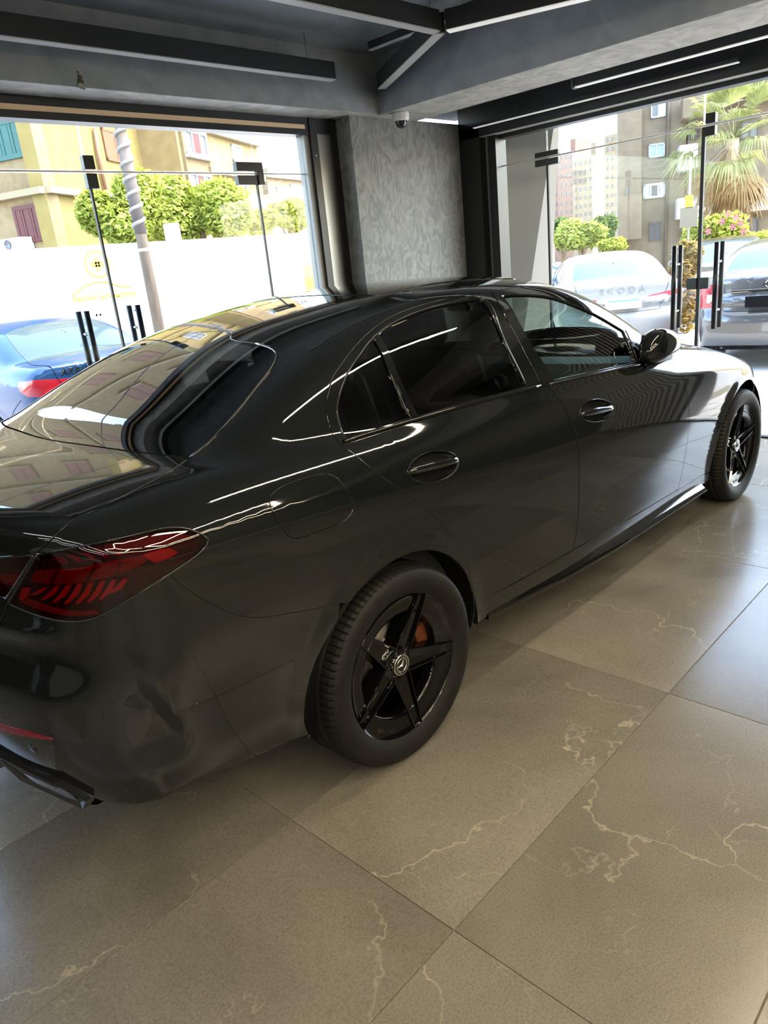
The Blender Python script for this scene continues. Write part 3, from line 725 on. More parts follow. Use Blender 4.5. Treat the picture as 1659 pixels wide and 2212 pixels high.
def make_wheel(parent, loc, left=False, turn=0.0, spin=.12):
    """road_wheel (rim) > tyre, spoke x5, centre_cap, wheel_bolt x5"""
    if 'tyre' not in WHEEL:
        WHEEL['tyre'] = tyre_mesh().mesh('tyre'); WHEEL['tyre'].materials.append(RUBBER)
        m = MB()
        m.lathe([(.2365, -.100), (.2405, -.1035), (.2455, -.104), (.2475, -.101), (.246, -.094), (.236, -.090), (.225, -.07), (.214, -.03), (.212, .04), (.222, .095), (.243, .100)], 96)
        m.lathe([(.2365, -.100), (.2335, -.092), (.205, -.0875), (.178, -.083), (.170, -.080), (.166, -.072), (.166, -.045)], 96)
        m.lathe([(.001, -.064), (.052, -.066), (.060, -.058), (.064, -.02)], 48)
        WHEEL['rim'] = m.mesh('rim'); WHEEL['rim'].materials.append(RIMB)
        WHEEL['spoke'] = []
        for k in range(5):
            me = spoke_mesh(2*PI*k/5+PI/2).mesh('spoke'); me.materials.append(RIMB); WHEEL['spoke'].append(me)
        m = MB(); m.lathe([(.0345, -.060), (.0350, -.081), (.0330, -.0835), (.0300, -.0825)], 40, mi=0); m.lathe([(.0300, -.0825), (.0235, -.0828)], 40, mi=1)
        m.lathe([(.0235, -.0828), (.0225, -.0842), (.0208, -.0835), (.0205, -.0825)], 40, mi=0); m.lathe([(.0205, -.0825), (.001, -.0815)], 40, mi=1)
        for k in range(3):
            a = PI/2+k*2*PI/3; c, s = math.cos(a), math.sin(a); q = .0038
            p = [(c*.0205, -.0835, s*.0205), (-s*q*1.0+c*.003, -.0825, c*q+s*.003), (0, -.0868, 0), (s*q+c*.003, -.0825, -c*q+s*.003)]
            m.add(p, [(0, 1, 2), (0, 2, 3), (1, 3, 2)], 0)
        WHEEL['cap'] = m.mesh('centre_cap', False)
        for mm in (CHROME, GLOSSB): WHEEL['cap'].materials.append(mm)
        m = MB(); m.lathe([(.011, -.060), (.011, -.066), (.007, -.068), (.001, -.068)], 10); WHEEL['bolt'] = m.mesh('wheel_bolt'); WHEEL['bolt'].materials.append(DCHROME)
        m = MB(); m.lathe([(.075, -.028), (.08, -.022), (.162, -.022), (.162, .004), (.08, .004)], 64); WHEEL['disc'] = m.mesh('brake_disc'); WHEEL['disc'].materials.append(STEEL)
        m = MB(); pr = []
        for k in range(9):
            t = math.radians(-26+k*6.5); pr.append((.166*math.cos(t),   .166*math.sin(t)))
        for k in range(9):
            t = math.radians(26-k*6.5); pr.append((.118*math.cos(t), .118*math.sin(t)))
        m.prism(pr, -.046, .02); WHEEL['cal'] = m.mesh('brake_caliper'); WHEEL['cal'].materials.append(ORANGE)
        # ring lettering of the cap and the tuner's lettering on the rim: thin raised letters
        let = []
        for txt, a0, sgn in (('MERCEDES', PI/2, 1), ('BENZ', -PI/2, -1)):
            for i, ch in enumerate(txt):
                a = a0-sgn*(i-(len(txt)-1)/2)*.30; me = text_mesh(ch, .0065, .0004)
                ex = Vector((math.sin(a)*sgn, 0, -math.cos(a)*sgn)); ey = Vector((math.cos(a)*sgn, 0, math.sin(a)*sgn))
                c_ = Vector((math.cos(a)*.0268, -.0834, math.sin(a)*.0268)); me.transform(Matrix(((ex.x, ey.x, 0, c_.x), (0, 0, -1, c_.y), (ex.z, ey.z, 0, c_.z), (0, 0, 0, 1)))); let.append(me)
        bm = bmesh.new()
        for me in let: bm.from_mesh(me)
        me = bpy.data.meshes.new('cap_lettering'); bm.to_mesh(me); bm.free(); me.materials.append(CHROME); WHEEL['let'] = me
        me = text_mesh('AMG', .020, .0005, sx=1.5); bm = bmesh.new(); bm.from_mesh(me)
        mb = MB()
        for k in range(4): mb.hexa([(-.036+k*.0042+.004*j/.012+dx, .012*1.0*(j/.012)-.006, zz) for zz in (-.0005, .0005) for (dx, j) in ((-.012, 0), (-.0095, 0), (-.0095, .012), (-.012, .012))])
        me2 = mb.mesh('s'); bm.from_mesh(me2)
        for v in bm.verts: v.co = Vector((v.co.x, -.0890+v.co.z*-1, -.208+v.co.y+v.co.x**2*2.2))
        me = bpy.data.meshes.new('rim_lettering'); bm.to_mesh(me); bm.free(); me.materials.append(DCHROME); WHEEL['amg'] = me
    w = link('road_wheel', WHEEL['rim'], None, parent)
    w.location = loc; w.rotation_euler = (0, spin if not left else -spin, turn+(PI if left else 0))
    link('tyre', WHEEL['tyre'], None, w).rotation_euler = (0, -spin, 0) if not left else (0, spin, 0)
    for me in WHEEL['spoke']: link('spoke', me, None, w)
    link('centre_cap', WHEEL['cap'], None, w); link('cap_lettering', WHEEL['let'], None, w); link('rim_lettering', WHEEL['amg'], None, w)
    for k in range(5):
        b = link('wheel_bolt', WHEEL['bolt'], None, w); a = 2*PI*(k+.5)/5+PI/2; b.location = (.046*math.cos(a), -.001, .046*math.sin(a))
    return w
def brakes(parent, loc, left):
    d = link('brake_disc', WHEEL['disc'], None, parent); d.location = loc
    c = link('brake_caliper', WHEEL['cal'], None, d)
    if left: d.rotation_euler = (0, 0, PI)

def ellipse_px(cx, cy, a, b, rot, n=28):
    r = math.radians(rot); return [(cx+a*math.cos(t)*math.cos(r)-b*math.sin(t)*math.sin(r), cy+a*math.cos(t)*math.sin(r)+b*math.sin(t)*math.cos(r)) for t in np.linspace(0, 2*PI, n, endpoint=False)]
def arch(B, ax, az, r, a0, a1, n=30):
    t = np.radians(np.linspace(a0, a1, n)); O = np.stack([ax+r*np.cos(t), 0*t, az+r*np.sin(t)], -1)
    return B.solve(O, np.broadcast_to(np.array([0, -1., 0]), O.shape), 0, 1.3)
def offset_tube(B, P, rad, off, name, m, parent, n=8, mirror=False):
    Q = P+B.N(P)*off
    if mirror: Q = mir(Q)
    return MB().tube([tuple(q) for q in Q], rad, n).build(name, m, parent)

def black_sedan():
    B = SEDAN; H = lambda *p: B.hit(list(p)); T = lambda x, y: B.top(x, y)
    root = empty('saloon_car', (0, 0, 0), 0, 'glossy black four-door saloon parked on the showroom floor tiles', 'car')
    # ---- traced seams (photo pixels on the visible right side, put onto the body surface)
    seamC = H((1025, 1313), (1018, 1258), (1003, 1203), (972, 1152), (930, 1110), (880, 1070), (830, 1034), (790, 1004), (757, 976), (739, 965))
    frameR = H((739, 965), (718, 938), (705.6, 904), (703.5, 867), (714, 825), (739, 784), (768, 746), (801, 713), (843, 684), (893, 663), (955, 646.5), (1017, 634.5), (1060, 629.5))
    pillarB = H((1060, 629.5), (1088, 678), (1113, 722), (1140, 775), (1168, 829))
    seamB = H((1168, 829), (1181, 834), (1201, 851), (1219, 882), (1238, 920), (1247.6, 954), (1251, 992), (1251, 1039), (1250.5, 1080), (1247, 1140), (1237, 1189))
    sillR = H((1237, 1189), (1130, 1250), (1025, 1313))
    sillF = H((1465, 1058), (1357, 1122), (1237, 1189))
    frameF = H((1060, 629.5), (1094, 623.5), (1141, 620), (1188, 626), (1235, 640), (1282, 661), (1329, 688), (1368, 714))
    sailF = np.vstack([H((1368, 714))[0], H((1392, 738))[0], H((1424, 768))[0], H((1451, 786))[0]])
    seamF = H((1451, 786), (1467, 801), (1479.5, 829), (1487, 866), (1489, 913), (1484, 960), (1476, 1007), (1465, 1058))
    rdoor = loop(seamC, frameR, pillarB, seamB, sillR)
    fdoor = loop(pillarB, seamB, sillF[::-1], seamF[::-1], sailF[::-1], frameF[::-1])
    gl_q = loop(H((745, 946), (735, 922), (728, 896), (730, 865), (747, 813), (776, 767), (806, 728)), H((806, 728), (850, 820), (889, 903)), H((889, 903), (745, 946)))
    gl_r = loop(H((818, 721), (851, 697), (913.5, 670), (976, 654), (1040, 643)), H((1040, 643), (1090, 737), (1138, 835)), H((1138, 835), (1017, 867), (905, 899)), H((905, 899), (860, 808), (818, 721)))
    gl_f = loop(H((1083, 638), (1125, 635), (1188, 640), (1235, 655), (1282, 676), (1329, 703), (1347, 714)), H((1347, 714), (1361, 748), (1374, 783)), H((1374, 783), (1285, 802), (1197, 821)), H((1197, 821), (1140, 730), (1083, 638)))
    flap = loop(H((579.6, 1072), (590, 1060), (607, 1048), (650, 1031), (690, 1021.5), (711, 1023.6), (729, 1032.6), (747, 1054), (759, 1075), (765, 1093), (759, 1111), (741, 1127.6), (695.6, 1147), (656.5, 1161), (635, 1164), (620, 1156), (605, 1135), (593, 1117), (582.6, 1093), (579.6, 1072)), step=.012)
    lampTop = H((80, 1198), (149.5, 1184.6), (224, 1169.6), (299, 1153), (347.5, 1141))
    lampTip = H((347.5, 1141), (377.5, 1138.6), (411, 1143.5), (437, 1155), (450, 1166), (446.6, 1179), (426, 1199.5), (366, 1240.6))
    lampBotA = H((366, 1240.6), (299, 1283.6), (239, 1321))
    lampBotB = H((239, 1321), (205.5, 1336), (168, 1343), (131, 1341.5), (75, 1328), (17, 1306))
    lampIn = H((17, 1304), (48.6, 1250), (80, 1198))
    lampBotB[-1] = lampIn[0]
    lidSide = np.vstack([H((411, 989), (336, 1035), (261.6, 1074), (209, 1100.5), (160.7, 1121)), H((138, 1141.6), (104.6, 1175), (80, 1198))])
    lidLow = np.array([lampIn[0], B.back(-.545, .79), B.back(-.50, .735), B.back(-.43, .715), B.back(-.2, .708), B.back(0, .706)])
    bumpSeam = H((366, 1240.6), (411, 1276), (448.5, 1298.6), (486, 1317), (523, 1329.6), (553, 1333), (583, 1331), (620, 1324.5), (680, 1314), (735, 1302))
    glR = np.vstack([H((411, 988.6), (448.5, 958.7), (504.5, 899), (553, 839), (583, 802), (594, 783))])
    glTop = np.vstack([H((594, 783), (598, 768), (590, 755), (553, 742), (500, 733)), T(.09, -.12), T(.098, 0)])
    glBase = np.vstack([H((411, 988.6), (300, 977), (196, 962.5)), T(-.552, -.1), T(-.556, 0)])
    roofS = np.vstack([H((594, 783), (643, 722), (697, 690), (739, 674)), T(.42, -.525), T(.8, -.545), T(1.15, -.548), T(1.47, -.53)])
    scrTop = np.array([T(1.47, -.53), T(1.53, -.35), T(1.57, -.15), T(1.575, 0)])
    scrS = np.array([T(1.47, -.53), T(1.7, -.585), T(1.95, -.63), T(2.2, -.665)])
    scrB = np.array([T(2.2, -.665), T(2.38, -.55), T(2.53, -.3), T(2.58, 0)])
    hoodS = np.array([T(2.2, -.675), T(2.5, -.715), T(2.8, -.725), T(3.05, -.695), T(3.25, -.64)])
    hoodF = np.array([T(3.25, -.64), T(3.40, -.52), T(3.50, -.3), T(3.53, 0)])
    a0 = math.degrees(math.atan2(seamA_z(bumpSeam)-.32, bumpSeam[-1][0]))
    archR = arch(B, 0, .32, .368, a0, -4, 40)
    archR = np.vstack([bumpSeam[-1:], archR[1:]])
    sillA = B.side(.368, .372)
    archR[-1] = sillA
    sillL = np.vstack([sillA, H((1130, 1250), (1237, 1189), (1357, 1122), (1465, 1058)), B.side(2.492, .262)])
    archF = arch(B, 2.865, .32, .370, 189, 12, 44); archF[0] = sillL[-1]
    fbs = np.array([archF[-1], B.side(3.27, .47), B.side(3.26, .56), B.side(3.22, .62), B.top(3.25, -.64)])
    fbs[-1] = hoodS[-1]
    # ---- panels
    shell = loop(bumpSeam, archR, sillL, archF, fbs, hoodS[::-1], scrS[::-1], roofS[::-1], glR[::-1], lidSide, lampTop, lampTip)
    door_hole = [rdoor, fdoor, flap]
    link('body_shell', panel_mesh(B, 'body_shell', shell, holes=door_hole, gap=.0, center=True, sp=.020), PAINT, root)
    # everything behind the gaps: a dark inner skin, 14 mm under the outer one
    full = loop(bumpSeam, archR, sillL, archF, fbs, hoodS[::-1], scrS[::-1], roofS[::-1], glR[::-1], lidSide, lampTop, lampTip)
    win_all = loop(H((745, 946), (728, 896), (730, 865), (747, 813), (776, 767), (809, 725), (851, 696), (913.5, 669), (976, 653), (1042, 641), (1125, 633), (1188, 638), (1235, 653), (1282, 674), (1329, 701), (1346, 712)), H((1346, 712), (1374, 783)), H((1374, 783), (1196, 822), (901, 899), (745, 946)))
    link('inner_skin', panel_mesh(B, 'inner_skin', full, holes=[win_all], gap=.004, center=True, sp=.06, off=-.016, flange=0), LINER, root)
    doors = []
    for nm, L, G in (('rear_door', rdoor, [gl_q, gl_r]), ('front_door', fdoor, [gl_f])):
        cups = [loop(np.vstack([c, c[:1]]), step=.01) for c in ([H(*ellipse_px(936.5, 1008, 55, 33, -14))] if nm == 'rear_door' else [H(*ellipse_px(1288, 887, 35.5, 24.5, -8))])]
        d = pair(B, nm, L, PAINT, (root, root), holes=G+cups, sp=.022, gap=.0042)
        doors.append((d, G, cups))
        for s_, par in ((0, d[0]), (1, d[1])):
            for g in G:
                gm = panel_mesh(B, 'window_glass', g, gap=-.006, sp=.045, off=-.007, flange=0, mirror=bool(s_))
                link('window_glass', gm, GL_TINT if nm == 'front_door' else GL_DARK, par)
            for c in cups: handle(B, c, par, bool(s_), nm)
    (rd, fd) = doors
    # window trim: divider bar, belt mouldings, glass run edges
    for s_ in (False, True):
        par = rd[0][int(s_)]
        a, b = H((811, 725)), H((897, 902)); m = MB(); P = crom(np.vstack([a, H((856, 813)), b]), .03); N_ = B.N(P)
        vs = []
        for p, n_ in zip(P, N_):
            t = np.array([1., 0, -.0]); t = t-n_*t.dot(n_); t /= np.linalg.norm(t)
            for dx, dn in ((-.011, -.008), (-.010, .001), (.010, .001), (.011, -.008)): vs.append((p+t*dx+n_*dn)*[1, -1 if s_ else 1, 1])
        k = len(P); m.add(vs, [(i*4+j, i*4+j+1, (i+1)*4+j+1, (i+1)*4+j) for i in range(k-1) for j in range(3)], 0)
        m.build('window_divider', GLOSSB, par)
        belt = B.snap(crom(np.vstack([H((742, 955), (895, 908), (1017, 873), (1138, 841), (1166, 834))]), .05))
        offset_tube(B, belt, .0055, .003, 'belt_moulding', GLOSSB, par, mirror=s_)
        quart = B.snap(crom(H((745, 946), (735, 922), (728, 896), (730, 865), (747, 813), (776, 767), (808, 726), (851, 696), (913.5, 669), (976, 653), (1041, 641.5), (1090, 736), (1138, 835)), .03))
        offset_tube(B, quart, .0035, -.001, 'window_seal', DCHROME, par, 6, mirror=s_)
        par = fd[0][int(s_)]
        belt = B.snap(crom(np.vstack([H((1184, 831), (1285, 808), (1380, 787))]), .05))
        offset_tube(B, belt, .0050, .003, 'belt_moulding', DCHROME, par, mirror=s_)
        # folded door mirror
        mm = mirror_mesh(s_); mo = link('door_mirror', mm[0], PAINT, par); link('mirror_foot', mm[1], PLASTIC, mo); link('mirror_glass', mm[2], CHROME, mo); link('mirror_seam', mm[3], LINER, mo)
        sl = loop(H((1350, 713), (1366, 722)), H((1366, 722), (1392, 748), (1398, 772)), H((1398, 772), (1378, 782)), H((1378, 782), (1350, 713)))
        link('sail_panel', panel_mesh(B, 'sail_panel', sl, sp=.05, off=.003, mirror=s_), GLOSSB, par)
    pair(B, 'fuel_flap', flap, PAINT, (root, root), sp=.03, gap=.0042)
    link('roof_panel', panel_mesh(B, 'roof_panel', loop(roofS, scrTop, np.array([scrTop[-1], glTop[-1]]), glTop[::-1]), center=True, sp=.035), PAINT, root)
    sun = loop(np.array([T(.52, 0), T(.52, -.3), T(.53, -.40)]), np.array([T(.53, -.40), T(1.4, -.41)]), np.array([T(1.4, -.41), T(1.45, -.2), T(1.46, 0)]), np.array([T(1.46, 0), T(.52, 0)]))
    link('glass_roof', panel_mesh(B, 'glass_roof', sun, center=True, sp=.06, off=.0025, flange=.006), GLOSSB, root)
    link('rear_window', panel_mesh(B, 'rear_window', loop(glR, glTop, np.array([glTop[-1], glBase[-1]]), glBase[::-1]), center=True, sp=.035, flange=0), GL_DARK, root)
    for s_ in (False, True):
        offset_tube(B, B.snap(crom(np.vstack([glBase[0:1]+[.0, 0, 0], glR[1:], glTop[1:4]]), .03)), .0034, .0, 'window_seal', GLOSSB, root, 6, mirror=s_)
    link('windscreen', panel_mesh(B, 'windscreen', loop(scrS, scrB, np.array([scrB[-1], scrTop[-1]]), scrTop[::-1]), center=True, sp=.05, flange=0), GL_SCREEN, root)
    link('bonnet', panel_mesh(B, 'bonnet', loop(hoodS, hoodF, np.array([hoodF[-1], scrB[-1]]), scrB[::-1]), center=True, sp=.035), PAINT, root)
    # ---- boot lid with its part of the lamps
    lid = loop(lidSide, lampIn[::-1], lidLow, np.array([lidLow[-1], B.back(0, .9), T(-.9, 0), T(-.7, 0), glBase[-1]]), glBase[::-1])
    lid_lamp = loop(np.array([B.back(-.668, .958), B.back(-.40, .945)]), np.array([B.back(-.40, .945), B.back(-.36, .925), B.back(-.37, .89), B.back(-.41, .872)]), np.array([B.back(-.41, .872), B.back(-.55, .856)]), np.array([B.back(-.55, .856), B.back(-.668, .958)]))
    lidlt = np.vstack([H((72, 1199), (30, 1202.5), (-25, 1206))])
    lidlb = np.vstack([H((12, 1294), (-25, 1276))])
    inner = H((-25, 1206))[0]; lowin = lidlb[-1]
    lid_lamp = loop(np.vstack([lidlt]), np.array([lidlt[-1], B.back(-.40, inner[2]-.004), B.back(-.365, .915), B.back(-.40, lowin[2]+.004), lowin]), lidlb[::-1], np.vstack([lidlb[0], H((41, 1250))[0], lidlt[0]]))
    lo = link('boot_lid', panel_mesh(B, 'boot_lid', lid, holes=[lid_lamp], center=True, sp=.028, gap=.0045), PAINT, root)
    lamp_unit(B, lid_lamp, lo, inner=True)
    # ---- tail lamps
    lamp = loop(lampTop, lampTip, lampBotA, lampBotB, lampIn)
    lamp_unit(B, lamp, root)
    # ---- rear bumper, sills
    bb = [B.side(-.36, .62)]
    edge = np.vstack([bumpSeam[-1], arch(B, 0, .32, .368, a0, 200, 14)[1:], B.side(-.36, .262)])
    lowr = np.vstack([edge[-1], B.side(-.5, .283), B.side(-.7, .306), B.side(-.84, .304)])
    lowb = np.vstack([lowr[-1], B.back(-.74, .296), B.back(-.68, .294), B.back(-.61, .306), B.back(-.56, .352), B.back(-.45, .39), B.back(-.3, .41), B.back(0, .415)])
    bump = loop(bumpSeam, edge, lowr, lowb, np.array([lowb[-1], B.back(0, .56), lidLow[-1]]), lidLow[::-1], lampBotB[::-1], lampBotA[::-1])
    refl = loop(np.vstack([B.back(-.30, .533), H((0, 1562), (60, 1578), (112, 1593))]), H((112, 1593), (118, 1598), (100, 1598)), np.vstack([H((100, 1598), (50, 1590), (0, 1577)), B.back(-.30, .515)]), np.array([B.back(-.30, .515), B.back(-.30, .533)]), step=.015)
    bo = link('rear_bumper', panel_mesh(B, 'rear_bumper', bump, center=True, sp=.016), PAINT, root)
    for s_ in (False, True):
        link('rear_reflector', panel_mesh(B, 'rear_reflector', refl, sp=.03, off=.003, flange=.004, mirror=s_), RED_M, bo)
        for px in ((425, 1528), (72, 1618)):
            p = H(px)[0]; n_ = B.N(p[None])[0]; q = mir(p) if s_ else p; nn = mir(n_) if s_ else n_
            m = MB(); m.lathe([(.0125, -.004), (.0125, .0012), (.011, .0018), (.001, .0018)], 20, 'z'); so_ = m.build('parking_sensor', PAINT, bo)
            so_.rotation_euler = Vector(nn).to_track_quat('Z', 'Y').to_euler(); so_.location = q
            m = MB(); m.lathe([(.0128, 0.0), (.0140, .0008), (.0150, 0.0)], 20, 'z'); m.build('sensor_ring', GLOSSB, so_)
    diffuser(B, root)
    sb = np.vstack([B.side(.35, .282), B.side(1.07, .232), B.side(1.8, .212), B.side(2.48, .198)])
    st = np.vstack([B.side(.372, .368), H((1130, 1250), (1237, 1189), (1357, 1122), (1465, 1058)), B.side(2.490, .258)])
    sill = loop(st, np.array([st[-1], sb[-1]]), sb[::-1], np.array([sb[0], st[0]]))
    a, b = pair(B, 'sill_panel', sill, PAINT, (root, root), sp=.03, off=.0)
    for s_, par in ((1, a), (-1, b)):
        m = MB(); rows = []
        for x, z, e in ((.46, .268, .05), (.7, .250, .3), (1.0, .227, .75), (1.4, .207, 1.0), (1.9, .192, 1.15), (2.42, .182, 1.2)):
            p = B.side(x, z+.035); y = p[1]
            rows.append([(x, y+.002, z+.03), (x, y-.010*e, z+.014), (x, y-.026*e, z), (x, y-.022*e, z-.008*e), (x, y+.10, z-.004)])
        vs = [(p[0], p[1]*s_, p[2]) for r_ in rows for p in r_]; m.add(vs, [(i*5+j, i*5+j+1, (i+1)*5+j+1, (i+1)*5+j) for i in range(5) for j in range(4)], 0, True)
        m.build('skirt_blade', GLOSSB, par)
    # ---- front end
    fb = loop(fbs[::-1], np.vstack([archF[-1], arch(B, 2.865, .32, .370, 8, -14, 6), B.side(3.22, .20)]), np.array([B.side(3.22, .20), B.nose(-.5, .20), B.nose(0, .19)]), np.array([B.nose(0, .19), B.nose(0, .4), B.nose(0, .6), hoodF[-1]]), hoodF[::-1])
    head = loop(np.array([B.nose(-.42, .60), B.nose(-.60, .63), B.side(3.20, .66)]), np.array([B.side(3.20, .66), B.side(3.28, .60), B.nose(-.62, .545)]), np.array([B.nose(-.62, .545), B.nose(-.45, .53), B.nose(-.42, .60)]))
    grille = loop(np.array([B.nose(0, .60), B.nose(-.25, .60), B.nose(-.34, .57)]), np.array([B.nose(-.34, .57), B.nose(-.30, .40)]), np.array([B.nose(-.30, .40), B.nose(0, .385)]), np.array([B.nose(0, .385), B.nose(0, .60)]))
    fo_ = link('front_bumper', panel_mesh(B, 'front_bumper', fb, holes=[head], center=True, sp=.04, rev=True), PAINT, root)
    link('grille', panel_mesh(B, 'grille', grille, center=True, sp=.06, rev=True, off=.004), DCHROME, fo_)
    for s_ in (False, True):
        link('headlamp_housing', panel_mesh(B, 'headlamp_housing', head, sp=.06, rev=True, off=-.03, flange=0, gap=0, mirror=s_), DCHROME, fo_)
        link('headlamp_lens', panel_mesh(B, 'headlamp_lens', head, sp=.06, rev=True, off=-.001, flange=0, mirror=s_), CLEARL, fo_)
    # ---- wheels, arches, underbody
    for x, yw in ((0, .795), (2.865, .795)):
        for s_ in (-1, 1):
            make_wheel(root, (x, s_*yw, .316), left=s_ > 0, spin=(.489 if x == 0 else .044))
            brakes(root, (x, s_*yw, .316), s_ > 0)
            m = MB(); n = 26; vs = []; la, lb = ((-4, 188) if x == 0 else (-12, 194))
            for k in range(n+1):
                t = math.radians(la+k*(lb-la)/n)
                for y in (.52, .80, .893 if x == 0 else .885): vs.append((x+.372*math.cos(t), s_*y, .32+.372*math.sin(t)))
            fs = [(k*3+j, k*3+j+1, (k+1)*3+j+1, (k+1)*3+j) for k in range(n) for j in range(2)]
            m.add(vs, fs, 0, True); m.prism([(x+.372*math.cos(math.radians(la+k*(lb-la)/n)), .32+.372*math.sin(math.radians(la+k*(lb-la)/n))) for k in range(n+1)], s_*.52, s_*.515)
            m.build('arch_liner', LINER, root)
    m = MB(); m.box(-.72, 3.35, -.50, .50, .235, .30); m.box(.42, 2.44, -.80, .80, .225, .30); m.build('underbody', LINER, root)
    cabin(B, root)
    return root
def seamA_z(b): return b[-1][2]

def handle(B, cup, par, s_, nm):
    """oval cup sunk into the door and the grip bridging it"""
    c = cup.mean(0); n_ = B.N(c[None])[0]; c = B.snap(c[None])[0]; m = MB(); k = len(cup); vs = []
    f = np.array([1, -1 if s_ else 1, 1])
    for sc, dp in ((1.0, -.001), (.97, -.006), (.86, -.020), (.6, -.031), (.3, -.034)):
        for p in cup: vs.append((c+(p-c)*sc+n_*dp)*f)
    m.add(vs, [(i*k+j, i*k+(j+1) % k, (i+1)*k+(j+1) % k, (i+1)*k+j) for i in range(4) for j in range(k)]+[tuple(range(4*k, 5*k))], 0, True)
    bowl = m.build('handle_recess', PAINT, par)
    # grip
    i0 = cup[:, 0].argmin(); i1 = cup[:, 0].argmax(); a = cup[i0]; b = cup[i1]; d = (b-a); L = np.linalg.norm(d); d /= L; up = np.cross(n_, d); up *= np.sign(up[2])
    vs = []; nn = 14
    for i in range(nn+1):
        t = i/nn; e = math.sin(PI*t)**.5 if 0 < t < 1 else 0; p = a+d*L*(.0+1.0*t); hh = .0085+.0045*e; out = .004+.012*e
        for u_, o_ in ((-hh, out-.010), (-hh*.9, out-.001), (-hh*.3, out+.003), (hh*.5, out+.002), (hh, out-.003), (hh, out-.011)): vs.append((p+up*(u_+.003)+n_*o_)*f)
    q = 6; m = MB(); m.add(vs, [(i*q+j, i*q+(j+1) % q, (i+1)*q+(j+1) % q, (i+1)*q+j) for i in range(nn) for j in range(q)]+[tuple(range(q)), tuple(range(nn*q, nn*q+q))], 0, True)
    g = m.build('door_handle', PAINT, par)
    m = MB(); m.tube([tuple((a+d*L*t+up*(-.003)+n_*(.0065+.0125*math.sin(PI*t)**.5))*f) for t in np.linspace(.06, .94, 12)], .0016, 6); m.build('handle_strip', DCHROME, g)
    ring = cup[list(range(k))+[0]]; P = ring+B.N(ring)*.0006
    m = MB(); m.tube([tuple(p*f) for p in P], .0014, 5, cap=False); m.build('recess_edge', GLOSSB, bowl)

def mirror_mesh(s_):
    f = -1 if s_ else 1; c = np.array([1.795, -.885, 1.035]); ax = np.array([.150, .058, .076]); vs = []; fs = []; nu, nv = 20, 28
    def P(u, v, k=1.0):
        cu, su = math.cos(u), math.sin(u); cv, sv = math.cos(v), math.sin(v); pw = lambda t, e: math.copysign(abs(t)**e, t)
        x = pw(cu, .8)*pw(cv, .75); z = pw(su, .85); y = -pw(cu, .8)*pw(sv, .75)
        xx = c[0]+x*ax[0]*(1-.20*z)*k-.012*z; zz = c[2]+z*ax[2]*(1.0-.32*max(0, x))*k+.004*x; yy = c[1]+y*ax[1]*k
        return (xx, yy*f, zz)
    for i in range(nu+1):
        for j in range(nv): vs.append(P(-PI/2+PI*i/nu, 2*PI*j/nv))
    fs = [(i*nv+j, i*nv+(j+1) % nv, (i+1)*nv+(j+1) % nv, (i+1)*nv+j) for i in range(nu) for j in range(nv)]
    m = MB(); m.add(vs, fs, 0, True); a = m.mesh('door_mirror')
    m = MB(); m.add([(p[0], p[1]*f, p[2]) for p in ((1.70, -.86, .985), (1.70, -.915, .985), (1.92, -.91, .985), (2.02, -.85, .990), (1.74, -.85, .955), (1.76, -.895, .955), (1.90, -.89, .955), (2.0, -.83, .955), (1.80, -.80, .950), (1.98, -.78, .950))],
                    [(0, 1, 2, 3), (0, 4, 5, 1), (1, 5, 6, 2), (2, 6, 7, 3), (4, 8, 9, 7, 6, 5), (0, 3, 7, 9, 8, 4)], 0); b = m.mesh('mirror_foot')
    m = MB(); m.add([(p[0], p[1]*f, p[2]) for p in ((1.68, -.842, .985), (1.92, -.842, .99), (1.90, -.842, 1.085), (1.70, -.842, 1.09), (1.68, -.846, .985), (1.92, -.846, .99), (1.90, -.846, 1.085), (1.70, -.846, 1.09))], [(0, 1, 2, 3), (7, 6, 5, 4), (0, 4, 5, 1), (1, 5, 6, 2), (2, 6, 7, 3), (3, 7, 4, 0)], 0); g = m.mesh('mirror_glass')
    m = MB(); m.tube([P(u, PI*.99+.12, 1.003) for u in np.linspace(-1.4, 1.4, 18)]+[], .0016, 5)
    m.tube([P(-.42, v, 1.003) for v in np.linspace(.1, PI+.1, 22)], .0016, 5); e = m.mesh('mirror_seam')
    return a, b, g, e

